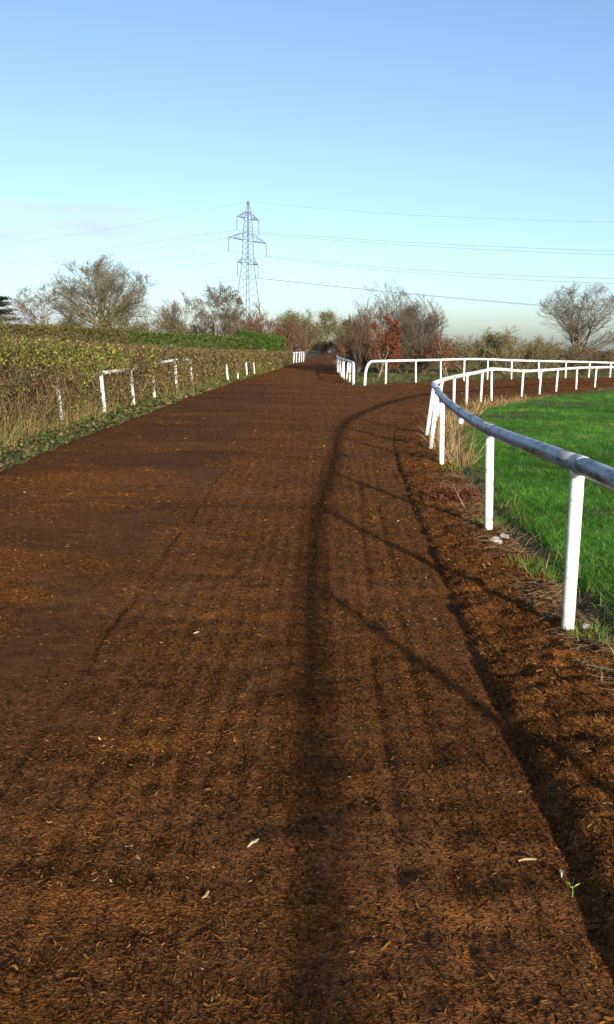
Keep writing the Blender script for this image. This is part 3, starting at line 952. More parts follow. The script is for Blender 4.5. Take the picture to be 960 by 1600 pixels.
def cedar(x, y, H, W, label):
    r = np.random.default_rng(44)
    t = thing('cedar_tree', (x, y, -0.05), label, 'tree')
    v, f = polytube([(0, 0, -0.2), (0.1, 0, H * 0.5), (0.2, 0, H * 0.95)], [0.4, 0.3, 0.12], 8)
    obj('trunk', mesh_py('trunk', v, f), noise_mat('cedar_bark', (0.05, 0.035, 0.025), (0.09, 0.065, 0.045), 3), t)
    A, B, Q = [], [], []
    for zf, wf in ((0.42, 0.8), (0.58, 1.0), (0.72, 0.95), (0.85, 0.8), (0.97, 0.5)):
        for k in range(9):
            a = r.random() * 6.283; ln = W * 0.5 * wf * (0.6 + 0.5 * r.random())
            p = np.array((0.1, 0, H * zf)); e = p + np.array((math.cos(a) * ln, math.sin(a) * ln, 0.25 * r.normal() + 0.3))
            A.append(p); B.append(e)
            for _ in range(170):
                u = 0.25 + 0.8 * r.random()
                Q.append(p + (e - p) * u + r.normal(size=3) * (0.5, 0.5, 0.12))
    v, f, c = seg_tubes(np.array(A), np.array(B), np.full(len(A), 0.09), np.full(len(A), 0.03), 4, np.tile((0.06, 0.045, 0.03), (len(A), 1)))
    obj('limbs', np_mesh('limbs', v, f, c), M_TWIG, t)
    Q = np.array(Q)
    nn = rand_unit(len(Q), r); nn[:, 2] = np.abs(nn[:, 2]) + 0.8; nn /= np.linalg.norm(nn, axis=1, keepdims=True)
    v, f, c = leaf_quads(Q, nn, 0.34, 0.6, pick_cols(len(Q), [(0.03, 0.05, 0.025), (0.05, 0.075, 0.04)], [1, 1], 0.2, r), r)
    obj('foliage', np_mesh('foliage', v, f, c), M_LEAF, t)


cedar(-51.5, 150, 8.4, 6.5, 'dark flat-topped cedar at the far left edge')

# scrub and saplings between the pylon and the vanishing track
SC = 'brown scrub saplings by the straight track'
for i, (x, y, H, W, cl, tw) in enumerate([(-9.0, 102, 5.2, 4.8, REDB, 2), (-7.2, 108, 6.9, 4.0, REDB, 2), (-6.0, 104, 5.6, 4.0, REDB, 2), (-4.9, 112, 6.4, 3.0, (0.13, 0.09, 0.07), 1),
                                          (-3.9, 116, 6.4, 3.0, (0.13, 0.09, 0.07), 1), (-3.4, 108, 5.2, 4.2, REDB, 2), (-2.2, 116, 5.4, 4.2, REDB, 2), (-1.0, 128, 5.6, 4.4, REDB, 2)]):
    build_tree('sapling', x, y, H, W, 'reddish-brown leafless sapling in scrub right of the pylon, %s from the left' % ORD[i], group=SC, seed=30 + i, stems=6 if tw == 2 else 1, stem_spread=0.22,
               levels=(9, 7, 6), col=cl, col2=REDB, twig_r=0.014, ang=0.5 if tw == 2 else 0.95, ratio=(0.5, 0.5, 0.5), tlo0=0.08, trop=(.1, .1, .06) if tw == 2 else (0, 0, 0),
               leaves=dict(n=1700, size=0.12, zmax=0.7, spread=0.25, pal=[(0.17, 0.085, 0.045), (0.15, 0.10, 0.04), (0.13, 0.07, 0.04)]))
FT = 'trees where the straight track vanishes'
for i, (x, y, H, W, cl) in enumerate([(-4.4, 165, 7.6, 6.2, OLIVE), (-2.4, 180, 8.6, 6.6, OLIVE), (0.6, 222, 10.5, 8.0, MOSS), (5.0, 224, 10.8, 7.6, MOSS), (7.6, 190, 7.6, 5.4, OLIVE), (10.6, 200, 6.5, 6.0, OLIVE)]):
    build_tree('far_tree', x, y, H, W, 'olive-brown tree closing the far end of the straight track, %s from the left' % ORD[i], group=FT, seed=50 + i, stems=2, levels=(9, 7, 6), col=cl, col2=(0.15, 0.125, 0.08),
               twig_r=0.018, ratio=(0.5, 0.5, 0.5), tlo0=0.15, leaves=dict(n=6500, size=0.2, spread=0.4, **OLV))

CB = 'bushes closing the end of the straight track'
for i, (x, y, H, W) in enumerate([(-4.6, 200, 4.4, 6.0), (-0.6, 205, 3.6, 5.0), (3.2, 212, 3.0, 4.6), (7.4, 206, 3.6, 5.0), (11.5, 210, 4.4, 6)]):
    build_tree('far_bush', x, y, H, W, 'low brownish bush beyond the end of the straight track, %s from the left' % ORD[i], cat='bush', group=CB, seed=130 + i, stems=9, stem_spread=0.4, levels=(7, 6, 4), col=(0.15, 0.11, 0.07), col2=MOSS,
               twig_r=0.02, ang=0.55, ratio=(0.5, 0.55, 0.55), tlo0=0.05, trunk_r=0.05, leaves=dict(n=2600, size=0.2, spread=0.3, pal=[(0.13, 0.085, 0.04), (0.12, 0.11, 0.04), (0.09, 0.08, 0.03)]))

# right: bare trees behind the far rail, copper beeches, thicket
build_tree('bare_tree', 4.75, 59, 5.9, 4.6, 'bushy bare tree of many upright stems, tallest behind far rail', seed=61, stems=7, stem_spread=0.32, levels=(8, 6, 5, 4), trop=(.12, .12, .08, .05), col=(0.10, 0.079, 0.056), col2=(0.09, 0.072, 0.054), twig_r=0.006,
           ang=0.55, ratio=(0.6, 0.66, 0.7, 0.7), tlo0=0.12, trunk_r=0.065)
build_tree('bare_tree', 3.1, 57, 4.3, 2.6, 'brown twiggy bare sapling behind the copper beech', seed=62, stems=8, stem_spread=0.24, levels=(7, 5, 5, 3), trop=(.12, .12, .08, .05), col=REDB, col2=(0.12, 0.09, 0.075), twig_r=0.0075, ang=0.55, ratio=(0.6, 0.66, 0.7, 0.7), tlo0=0.1, trunk_r=0.045)
build_tree('bare_tree', 6.5, 58, 5.2, 3.4, 'purplish twiggy bare tree leaning out right of the tall bushy one', seed=63, stems=7, stem_spread=0.30, levels=(8, 6, 5, 3), trop=(.12, .12, .08, .05), col=(0.10, 0.076, 0.054), col2=(0.085, 0.068, 0.05), twig_r=0.006,
           ang=0.55, ratio=(0.6, 0.66, 0.7, 0.7), tlo0=0.1, trunk_r=0.055, lean=(0.08, 0))
build_tree('copper_beech', 3.72, 48.6, 3.6, 1.7, 'rust-leaved copper beech behind the near end of far rail', seed=64, stems=2, levels=(9, 6, 5), col=(0.14, 0.08, 0.05), col2=(0.20, 0.15, 0.10), twig_r=0.008, ratio=(0.5, 0.5, 0.5), tlo0=0.08, trunk_r=0.05,
           leaves=dict(n=6200, size=0.08, spread=0.08, **RUST))
build_tree('copper_beech', 2.95, 76, 2.5, 2.6, 'small dark red copper beech behind the end-on rail', seed=65, stems=3, levels=(8, 6, 4), col=(0.12, 0.06, 0.04), col2=(0.10, 0.06, 0.045), twig_r=0.009, ratio=(0.5, 0.5, 0.5), tlo0=0.08, trunk_r=0.05,
           leaves=dict(n=3200, size=0.11, spread=0.1, **RUST))
build_tree('copper_beech', 8.2, 54.0, 2.75, 2.0, 'straggly red-leaved beech sapling right of the bare trees', seed=66, stems=2, levels=(8, 6, 4), col=(0.13, 0.07, 0.045), col2=(0.24, 0.15, 0.09), twig_r=0.008, ratio=(0.55, 0.5, 0.5), tlo0=0.1, trunk_r=0.045, ang=0.9,
           leaves=dict(n=1300, size=0.08, spread=0.08, **RUST))
build_tree('ash_tree', 23.6, 80, 7.6, 7.2, 'spreading bare grey tree at the right edge behind the rail', seed=67, levels=(10, 7, 6, 6), trop=(.11, .11, .08, .05), col=(0.125, 0.11, 0.085), col2=(0.12, 0.10, 0.078), twig_r=0.0075, trunk_r=0.15, ang=0.66, stems=3, stem_spread=0.16, tlo0=0.15)
BT = 'brown twiggy scrub under the bare trees'
for i, (x, y, H, W) in enumerate([(2.9, 58, 2.3, 2.2), (4.6, 55, 2.4, 2.2), (5.8, 56, 2.2, 2.4), (6.9, 55.5, 2.2, 2.2), (7.6, 60, 2.6, 2.4)]):
    build_tree('scrub_bush', x, y, H, W, 'dense brown twiggy bush beneath the bare trees behind far rail, %s from the left' % ORD[i], cat='bush', group=BT, seed=70 + i, stems=9, stem_spread=0.35, levels=(7, 6, 4), col=REDB, col2=(0.11, 0.08, 0.06),
               twig_r=0.009, ang=0.5, ratio=(0.5, 0.55, 0.55), tlo0=0.05, trunk_r=0.03, leaves=dict(n=3000, size=0.07, spread=0.12, pal=[(0.10, 0.062, 0.038), (0.08, 0.055, 0.03), (0.11, 0.09, 0.04)]))
TH = 'olive thicket behind the far rail'
for i, (x, y, H, W) in enumerate([(9.9, 58, 2.7, 2.6), (11.3, 60, 3.2, 2.8), (12.7, 58.5, 3.3, 2.6), (14.2, 61, 3.0, 2.8), (15.9, 62, 2.7, 3.0), (17.8, 63, 2.4, 3.0), (19.8, 64, 2.3, 3.0), (22.0, 66, 2.2, 3.2), (24.5, 67, 2.2, 3.2)]):
    build_tree('thicket_bush', x, y, H, W, '%s twiggy bush in thicket behind the far rail, %s from the left' % ('olive-green' if i < 5 else 'brown', ORD[i]), cat='bush', group=TH, seed=80 + i, stems=8, stem_spread=0.4, levels=(7, 6, 5), col=(0.17, 0.14, 0.085) if i < 5 else REDB, col2=(0.12, 0.095, 0.06),
               twig_r=0.0095, ang=0.55, ratio=(0.5, 0.6, 0.6), tlo0=0.05, trunk_r=0.035, leaves=dict(n=3000 if i < 5 else 1600, size=0.085, spread=0.14, zmax=0.8,
               pal=[(0.10, 0.105, 0.026), (0.16, 0.14, 0.045), (0.07, 0.075, 0.02), (0.16, 0.075, 0.035)], w=[3, 3, 2, 1 if i < 5 else 4]))
build_tree('variegated_shrub', 2.9, 62.5, 1.25, 1.0, 'small pale-flecked green shrub beside the end-on rail', cat='bush', seed=95, stems=5, levels=(6, 5, 4), col=(0.10, 0.10, 0.05), twig_r=0.008, ratio=(0.5, 0.5, 0.5), tlo0=0.05, trunk_r=0.025,
           leaves=dict(n=1500, size=0.085, spread=0.08, pal=[(0.05, 0.075, 0.03), (0.45, 0.46, 0.42), (0.09, 0.11, 0.05)], w=[4, 1.6, 2]))
UN = 'mossy bushes under the left trees'
for i, (x, y, H, W) in enumerate([(-38, 96, 4.0, 6.5), (-32, 92, 4.4, 6), (-27.6, 89, 3.9, 4.6), (-23.6, 90, 5.0, 5.2), (-19.8, 89, 5.2, 5.2), (-16.6, 92, 4.6, 4.8), (-13.4, 94, 4.2, 4.8), (-10.4, 95, 4.0, 4.2)]):
    build_tree('mossy_bush', x, y, H, W, 'olive mossy bush beneath the bare trees on the left, %s from the left edge' % ORD[i], cat='bush', group=UN, seed=100 + i, stems=9, stem_spread=0.4, levels=(7, 6, 4), col=OLIVE, col2=MOSS, twig_r=0.014,
               ang=0.55, ratio=(0.5, 0.55, 0.55), tlo0=0.05, trunk_r=0.05, leaves=dict(n=3600, size=0.14, spread=0.25, **OLV))


# ------------------------------------------------------------------ hedges
def hedge(name, path, label, seed, width, twigs, leafn, leaf_pal, leaf_w, twig_cols, leaf_size, twig_len, group=None, front=-1, front_bias=0.5, colfun=None, depfun=None, twig_r=0.006, taper_scale=True, up=0.6):
    """path: (x, y, height) along the front of the hedge; body lies to the left of the walking direction"""
    r = np.random.default_rng(seed)
    path = np.array(path, float)
    org = np.array((path[0, 0], path[0, 1], 0.0))
    t = thing(name, tuple(org), label, 'hedge', group)
    seg = np.diff(path[:, :2], axis=0); sl = np.linalg.norm(seg, axis=1); cum = np.concatenate([[0], np.cumsum(sl)])

    def samp(n):
        # more pieces where the hedge is near the track's start, fewer far off
        s = r.random(n * 3) * cum[-1]
        x = np.interp(s, cum, path[:, 0]); y = np.interp(s, cum, path[:, 1])
        wgt = np.minimum(1, (16 / np.maximum(np.hypot(x, y), 6)) ** 1.15)
        s = r.choice(s, n, p=wgt / wgt.sum())
        x = np.interp(s, cum, path[:, 0]); y = np.interp(s, cum, path[:, 1]); h = np.interp(s, cum, path[:, 2])
        k = np.clip(np.searchsorted(cum, s, side='right') - 1, 0, len(seg) - 1)
        nrm = np.stack([-seg[k, 1], seg[k, 0]], 1) / sl[k][:, None]
        return s, x, y, h, nrm

    def place(n):
        s, x, y, h, nrm = samp(n)
        h = h + 0.12 * fbm(s * 0.7, s * 0 + 2, 3) + 0.06 * r.normal(size=n)
        which = r.random(n)
        dep = np.where(which < front_bias, 0.22 * r.random(n) ** 1.6, width * r.random(n))
        zz = np.where(which < front_bias, h * r.random(n), np.where(which < front_bias + 0.3, h * (1 - 0.12 * r.random(n)), h * r.random(n)))
        dep = dep + 0.22 * fbm(s * 0.9, zz * 1.4, 1) + 0.12 * (zz / np.maximum(h, .1)) ** 3
        if depfun is not None:
            dep = dep - depfun(y, zz) * (dep < 0.35)
        p = np.stack([x + nrm[:, 0] * dep, y + nrm[:, 1] * dep, np.maximum(zz, 0.02)], 1)
        dist = np.hypot(p[:, 0], p[:, 1])
        return p, nrm, s, dist
    # solid core sheet against see-through, its inner shade put into darkened twig colour
    cs = np.linspace(0, cum[-1], max(8, int(cum[-1] * 2.5)))
    px, py, ph = (np.interp(cs, cum, path[:, i]) for i in range(3))
    k = np.clip(np.searchsorted(cum, cs, side='right') - 1, 0, len(seg) - 1)
    nn = np.stack([-seg[k, 1], seg[k, 0]], 1) / sl[k][:, None]
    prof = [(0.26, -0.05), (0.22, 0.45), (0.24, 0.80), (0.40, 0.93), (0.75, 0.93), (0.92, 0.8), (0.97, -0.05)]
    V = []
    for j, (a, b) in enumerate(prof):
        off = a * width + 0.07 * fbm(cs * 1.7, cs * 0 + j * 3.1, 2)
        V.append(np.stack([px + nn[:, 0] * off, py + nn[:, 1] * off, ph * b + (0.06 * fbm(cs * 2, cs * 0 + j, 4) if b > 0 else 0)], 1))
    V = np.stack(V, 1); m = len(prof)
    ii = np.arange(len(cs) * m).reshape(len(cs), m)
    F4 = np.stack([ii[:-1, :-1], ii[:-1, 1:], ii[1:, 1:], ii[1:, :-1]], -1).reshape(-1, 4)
    me = np_mesh('shaded_core', V.reshape(-1, 3) - org, F4, col=np.tile(np.array(twig_cols[0]) * 0.55, (V.shape[0] * m, 1)), smooth=True)
    obj('shaded_core', me, M_TWIG, t)
    # twigs
    p, nrm, s, dist = place(twigs)
    d = rand_unit(twigs, r) * 0.75; d[:, 2] += up; d[:, 0] -= nrm[:, 0] * 0.3; d[:, 1] -= nrm[:, 1] * 0.3
    d /= np.linalg.norm(d, axis=1, keepdims=True)
    ln = twig_len * (0.4 + 0.9 * r.random(twigs))
    rr = twig_r * (0.7 + 0.6 * r.random(twigs)) * np.clip(dist / 24, 0.7, 2.4)
    p0 = p - d * ln[:, None] * 0.5; p1 = p + d * ln[:, None] * 0.5
    p0[:, 2] = np.maximum(p0[:, 2], 0.0)
    hh = np.interp(s, cum, path[:, 2])
    p1[:, 2] = np.minimum(p1[:, 2], hh + 0.06 + 0.12 * r.random(twigs) ** 3)
    tc_ = pick_cols(twigs, twig_cols, [1] * len(twig_cols), 0.25, r)
    v, f, c = seg_tubes(p0 - org, p1 - org, rr, rr * 0.6, 3, tc_)
    obj('twigs', np_mesh('twigs', v, f, c), M_TWIG, t)
    # leaves
    p, nrm, s, dist = place(leafn)
    p[:, :2] -= nrm * 0.05
    cl = pick_cols(leafn, leaf_pal, leaf_w, 0.22, r)
    keep = np.ones(leafn, bool)
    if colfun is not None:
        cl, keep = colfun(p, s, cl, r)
    N = rand_unit(leafn, r); N[:, :2] -= nrm * 0.7; N[:, 2] += 0.35
    N /= np.linalg.norm(N, axis=1, keepdims=True)
    sz = leaf_size * (0.6 + 0.7 * r.random(leafn)) * np.clip(dist / 20, 0.9, 2.6)
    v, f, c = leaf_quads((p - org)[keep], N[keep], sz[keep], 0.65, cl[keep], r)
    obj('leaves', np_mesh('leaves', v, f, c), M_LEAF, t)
    return t


def left_cols(p, s, cl, r):
    """bramble and privet green along the near top and in one column, brown beech leaf elsewhere"""
    n = len(p)
    h = p[:, 2]
    green = np.array([(0.20, 0.215, 0.03), (0.29, 0.27, 0.045), (0.12, 0.16, 0.024)])
    g = green[r.integers(0, 3, n)] * (1 + 0.2 * r.normal(size=(n, 1)))
    near_top = (p[:, 1] < 22.5) & (h > 1.22 - 0.03 * (p[:, 1] - 14) + 0.25 * fbm(p[:, 1] * 0.9, h, 2)) & (r.random(n) < 0.85)
    column = (np.abs(p[:, 1] - 18.35) < 0.38 + 0.1 * np.sin(h * 6)) & (r.random(n) < 0.95)
    col2_ = (np.abs(p[:, 1] - 24.3) < 0.5) & (h > 0.75) & (r.random(n) < 0.5)
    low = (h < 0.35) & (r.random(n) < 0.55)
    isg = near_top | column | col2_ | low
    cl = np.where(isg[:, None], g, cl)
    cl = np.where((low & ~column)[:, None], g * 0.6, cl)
    keep = isg | (r.random(n) < np.where(h < 0.95, 0.6, 0.85))
    return np.clip(cl, 0.004, 0.6), keep


def rail_cover(y, z):
    """the hedge bulges over the rail except where the photograph shows it bare"""
    rz = np.interp(y, [p[1] for p in LEFT], [p[3] for p in LEFT])
    bare = np.maximum.reduce([np.exp(-((y - c) / w) ** 2) for c, w in ((21.6, 0.8), (26.6, 1.5), (29.2, 1.5), (45.2, 1.9))])
    postbare = np.maximum.reduce([np.exp(-((y - p[1]) / 0.5) ** 2) for p in LEFT[1:]]) * (z < rz - 0.06)
    band = sstep(rz - 0.30, rz - 0.05, z)
    return (0.125 * band + 0.02) * (1 - 0.65 * bare) * (1 - 0.8 * postbare)


HP = [(-5.1, 3.0, 1.75), (-4.98, 8.0, 1.74), (-4.88, 13.2, 1.72), (-4.86, 17.14, 1.70), (-4.54, 22.0, 1.60), (-4.26, 27.9, 1.56), (-4.03, 33.9, 1.48), (-3.80, 38.5, 1.42), (-3.25, 46, 1.36), (-2.7, 56, 1.30), (-2.2, 68, 1.2), (-1.75, 82.5, 1.12)]
HP = [(x + 0.09, y, h - 0.10) for x, y, h in HP]
hedge('clipped_hedge', HP, 'long brown clipped hedge with green bramble running down the left of track', 5, 1.6, 34000, 105000,
      [(0.135, 0.082, 0.038), (0.095, 0.066, 0.033), (0.165, 0.125, 0.046), (0.15, 0.158, 0.042)], [4, 3, 3, 6], [(0.085, 0.055, 0.030), (0.115, 0.080, 0.040), (0.19, 0.145, 0.070), (0.06, 0.038, 0.025)],
      0.058, 0.50, colfun=left_cols, depfun=rail_cover, twig_r=0.0062, up=1.2)
hedge('clipped_hedge', [(-16.0, 75, 2.5), (-10, 75.5, 2.35), (-6, 76, 2.2), (-3.85, 76.5, 2.0)], 'dark green clipped hedge behind the brown hedge, below the bare trees', 6, 1.6, 3000, 26000,
      [(0.045, 0.075, 0.014), (0.065, 0.095, 0.018), (0.10, 0.11, 0.03)], [4, 4, 1], [(0.10, 0.075, 0.04), (0.13, 0.11, 0.05)], 0.075, 0.3, twig_r=0.004, up=0.3)
hedge('clipped_hedge', [(-7.3, 88, 2.95), (-5.5, 86.5, 2.7), (-4.2, 85.5, 2.5), (-2.9, 85, 2.35)], 'bright green hedge block at the end of the dark green hedge', 7, 1.8, 1000, 15000,
      [(0.055, 0.110, 0.014), (0.072, 0.135, 0.018), (0.045, 0.085, 0.012)], [4, 3, 3], [(0.08, 0.09, 0.03)], 0.075, 0.25, twig_r=0.004, up=0.3)
hedge('clipped_hedge', [(-30, 58, 2.75), (-21, 60, 2.7), (-16.4, 62, 2.65), (-12.6, 63, 2.45)], 'olive trimmed hedge at the far left behind the brown hedge', 8, 1.6, 5000, 18000,
      [(0.095, 0.088, 0.026), (0.13, 0.105, 0.036), (0.07, 0.068, 0.022)], [4, 3, 3], [(0.10, 0.075, 0.04), (0.13, 0.10, 0.05)], 0.065, 0.3, twig_r=0.005, up=0.4)

# ------------------------------------------------------------------ pylon and lines
PYL = np.array((-20.55, 300.0, 0.0))
ARM = np.array((0.552, 0.834, 0.0)); LINE = np.array((0.834, -0.552, 0.0))
pylon = thing('electricity_pylon', tuple(PYL), 'tall grey lattice electricity pylon with three pairs of cross-arms', 'pylon')


def side_at(z):
    return lerp_pts([(0, 7.6), (13, 5.6), (27, 2.9), (41, 1.8), (46.2, 0.35)], z)


def corner(k, z):
    s = side_at(z) / 2
    a, b = ((1, 1), (1, -1), (-1, -1), (-1, 1))[k % 4]
    return ARM * a * s + LINE * b * s + np.array((0, 0, z))


def bars(name, segs_, r, parent, sides=4):
    A = np.array([s[0] for s in segs_]); B = np.array([s[1] for s in segs_])
    v, f, _ = seg_tubes(A, B, np.full(len(A), r), np.full(len(A), r), sides)
    return obj(name, np_mesh(name, v, f), M_STEEL, parent)


lev = [0, 6.5, 10, 13.2, 16, 18.6, 21, 23.2, 25.3, 27.4, 29.2, 31, 32.8, 34.6, 36.3, 38, 39.7, 41.4, 43.8, 46.0]
for k in range(4):
    bars('leg', [(corner(k, a), corner(k, b)) for a, b in zip(lev[:-1], lev[1:])], 0.11, pylon)
br = []
for a, b in zip(lev[1:-2], lev[2:-1]):
    for k in range(4):
        br += [(corner(k, a), corner(k + 1, b)), (corner(k + 1, a), corner(k, b))]
for k in range(4):
    mid = (corner(k, 9.5) + corner(k + 1, 9.5)) / 2
    br += [(corner(k, 3.0), mid), (corner(k + 1, 3.0), mid), (corner(k, 9.5), corner(k + 1, 9.5))]
bars('bracing', br, 0.038, pylon, 3)
att = []
for z, half, up_ in ((41.4, 5.8, 2.2), (34.6, 10.0, 2.6), (27.4, 5.5, 2.2)):
    for s in (-1, 1):
        tipp = ARM * s * half + np.array((0, 0, z))
        kk = (0, 1) if s > 0 else (2, 3)
        sg = [(corner(k, z), tipp) for k in kk] + [(corner(k, z + up_), tipp) for k in kk]
        for u in (0.3, 0.6):
            q = [corner(k, z) * (1 - u) + tipp * u for k in kk]; q2 = [corner(k, z + up_) * (1 - u) + tipp * u for k in kk]
            sg += [(q[0], q[1]), (q[0], q2[0]), (q[1], q2[1])]
        bars('cross_arm', sg, 0.085, pylon)
        low_ = tipp - np.array((0, 0, 4.2))
        pts = [tipp + (low_ - tipp) * u for u in np.linspace(0, 1, 25)]
        rad = [0.16 if i % 2 else 0.07 for i in range(25)]
        v, f = polytube(pts, rad, 8)
        obj('insulator', mesh_py('insulator', v, f, False), M_GLASSINS, pylon)
        att.append((low_, z, s))
v, f = polytube([(0, 0, 45.9), (0, 0, 46.5), (0, 0, 46.9)], [0.45, 0.42, 0.2], 8)
obj('peak', mesh_py('peak', v, f), M_STEEL, pylon)


def power_line(p0, name, label, rc, lc, r):
    pts = []
    for t in np.linspace(330, 0, 34)[:-1]:
        pts.append(p0 - LINE * t + np.array((0, 0, lc[0] * t + lc[1] * t * t)))
    for t in np.linspace(0, 240, 30):
        pts.append(p0 + LINE * t + np.array((0, 0, rc[0] * t + rc[1] * t * t)))
    pts = np.array(pts)
    v, f = polytube(pts - pts[33], r, 5)
    o = obj(name, mesh_py(name, v, f), M_WIRE)
    o.location = tuple(PYL + pts[33])
    tag(o, label, 'power line')
    return o


power_line(np.array((0, 0, 46.7)), 'power_line', 'thin earth wire strung from the very peak of the pylon', (-0.155, 0.00037), (-0.10, 0.0003), 0.022)
names = {(41.4, -1): 'wire hanging from the left end of the top cross-arm', (41.4, 1): 'wire hanging from the right end of the top cross-arm',
         (34.6, -1): 'wire hanging from the left end of the widest middle cross-arm', (34.6, 1): 'wire hanging from the right end of the widest middle cross-arm',
         (27.4, -1): 'wire hanging from the left end of the lowest cross-arm', (27.4, 1): 'wire hanging from the right end of the lowest cross-arm'}
for p, z, s in att:
    rc = {41.4: (-0.119, 0.0002), 34.6: (-0.144, 0.00041), 27.4: (-0.113, 0.00012)}[z]
    power_line(p, 'power_line', names[(z, s)], rc, (-0.052, -0.00004), 0.036)

# ------------------------------------------------------------------ small things
def straw_clump(name, x, y, n, hgt, spread, label, cat, pal, wts, droop=0.8, wid=0.006, seed=0, group=None, lean=0.35, z=None):
    r = np.random.default_rng(seed)
    zb = z if z is not None else max(float(track_sheet(np.array([x]), np.array([y]))[0][0]), float(ground_z(np.array([x]), np.array([y]))[0])) - 0.01
    a = r.random(n) * 6.283; rad = spread * np.sqrt(r.random(n))
    P = np.stack([rad * np.cos(a), rad * np.sin(a), np.zeros(n)], 1)
    D = np.stack([lean * np.cos(a) * r.random(n) + 0.12 * r.normal(size=n), lean * np.sin(a) * r.random(n) + 0.12 * r.normal(size=n), np.ones(n)], 1)
    D /= np.linalg.norm(D, axis=1, keepdims=True)
    v, f, c = blades(P, D, hgt * (0.35 + 0.75 * r.random(n)), wid * (0.6 + 0.8 * r.random(n)), droop * r.random(n) ** 1.5 * 1.6, 6, pick_cols(n, pal, wts, 0.2, r), r)
    o = obj(name, np_mesh(name, v, f, c), M_STRAW)
    o.location = (x, y, zb)
    tag(o, label, cat, group)
    return o


SPAL = [(0.34, 0.24, 0.105), (0.24, 0.16, 0.07), (0.44, 0.33, 0.165), (0.16, 0.105, 0.05)]
SW = [4, 4, 2, 2]
straw_clump('dry_grass_tuft', 2.20, 12.95, 190, 0.78, 0.22, 'tall drooping straw tuft behind the three bunched posts', 'grass tuft', SPAL, SW, droop=1.6, wid=0.007, seed=1, lean=0.5)
straw_clump('dry_grass_tuft', 2.25, 14.7, 140, 0.6, 0.3, 'straw tuft growing among the second bunched post', 'grass tuft', SPAL, SW, droop=1.2, wid=0.008, seed=2)
straw_clump('dry_grass_tuft', 2.55, 17.3, 130, 0.55, 0.32, 'straw tuft at foot of the leaning farthest bunched post', 'grass tuft', SPAL, SW, droop=1.2, wid=0.009, seed=3)


def straw_stuff(name, spots, label, pal, wts, droop, wid, spread, lean, seed):
    """many tufts nobody could count, one object"""
    r = np.random.default_rng(seed)
    VV, FF, CC, off = [], [], [], 0
    for x, y, h, n in spots:
        zb = max(float(track_sheet(np.array([x]), np.array([y]))[0][0]), float(ground_z(np.array([x]), np.array([y]))[0])) - 0.01
        a = r.random(n) * 6.283; rad = spread * np.sqrt(r.random(n))
        P = np.stack([x + rad * np.cos(a), y + rad * np.sin(a), np.full(n, zb)], 1)
        D = np.stack([lean * np.cos(a) * r.random(n) + 0.12 * r.normal(size=n), lean * np.sin(a) * r.random(n) + 0.12 * r.normal(size=n), np.ones(n)], 1)
        D /= np.linalg.norm(D, axis=1, keepdims=True)
        v, f, c = blades(P, D, h * (0.35 + 0.75 * r.random(n)), wid * (0.6 + 0.8 * r.random(n)), droop * r.random(n) ** 1.5 * 1.6, 5, pick_cols(n, pal, wts, 0.2, r), r)
        VV.append(v); FF.append(f + off); CC.append(c); off += len(v)
    o = obj(name, np_mesh(name, np.concatenate(VV), np.concatenate(FF), np.concatenate(CC)), M_STRAW)
    return tag(o, label, kind='stuff')


straw_stuff('dry_verge_grass', [(3.2, 19.6, .5, 170), (3.5, 21.2, .5, 170), (3.9, 22.7, .55, 170), (4.3, 24.4, .5, 170), (4.9, 25.6, .45, 170), (5.6, 26.8, .4, 170), (6.3, 28.2, .35, 170), (7.2, 29.7, .25, 170), (3.0, 18.6, .5, 170)],
            'low straw grass under the inner rail where the bend turns right', SPAL, SW, 1.3, 0.011, 0.42, 0.8, 10)
rr_ = np.random.default_rng(77)
spots = [(1.62 + 0.12 * rr_.normal() + 0.02 * y, y, 0.10 + 0.10 * rr_.random(), 45) for y in np.linspace(2.6, 10.8, 60)] + [(1.40 + 0.15 * rr_.normal() + 0.02 * y, y, 0.06 + 0.05 * rr_.random(), 22) for y in np.linspace(2.2, 10.5, 60)] + [(1.75, 9.4, .25, 150), (1.95, 10.6, .3, 150), (2.05, 11.4, .3, 120)]
straw_stuff('straw_litter', spots, 'flattened pale straw litter on the bank beside the near posts', SPAL + [(0.16, 0.10, 0.05)], SW + [3], 2.2, 0.0055, 0.20, 6.0, 31)
r = np.random.default_rng(64)
n = 5200
sy = 2.4 + 9.5 * r.random(n) ** 1.2
sx = np.interp(sy, [2, 5, 8, 12], [1.62, 1.66, 1.76, 2.05]) + 0.17 * r.normal(size=n)
sx = np.where(r.random(n) < 0.18, sx - 0.3 * r.random(n), sx)
sk = (fbm(sx * 2.2, sy * 2.2, 5) > -0.05) & (sx > 1.42)
sx, sy = sx[sk], sy[sk]; n = len(sx)
szz = np.maximum(track_sheet(sx, sy)[0], np.maximum(ground_z(sx, sy), field_sheet(sx, sy)[0])) + 0.004 + 0.025 * r.random(n) ** 2
az = 6.283 * r.random(n)
D = np.stack([np.cos(az), np.sin(az), 0.10 * r.normal(size=n)], 1); D /= np.linalg.norm(D, axis=1, keepdims=True)
L_ = 0.03 + 0.13 * r.random(n) ** 2.4
P0 = np.stack([sx, sy, szz], 1)
v, f, c = seg_tubes(P0 - D * L_[:, None] / 2, P0 + D * L_[:, None] / 2, np.full(n, 0.0022), np.full(n, 0.0014), 3, pick_cols(n, [tuple(0.7 * q for q in c_) for c_ in SPAL] + [(0.12, 0.08, 0.045), (0.17, 0.13, 0.08)], SW + [6, 4], 0.25, r))
o = obj('fallen_straw', np_mesh('fallen_straw', v, f, c), M_STRAW)
tag(o, 'fallen straw stalks lying flat between the near posts and the field', kind='stuff')
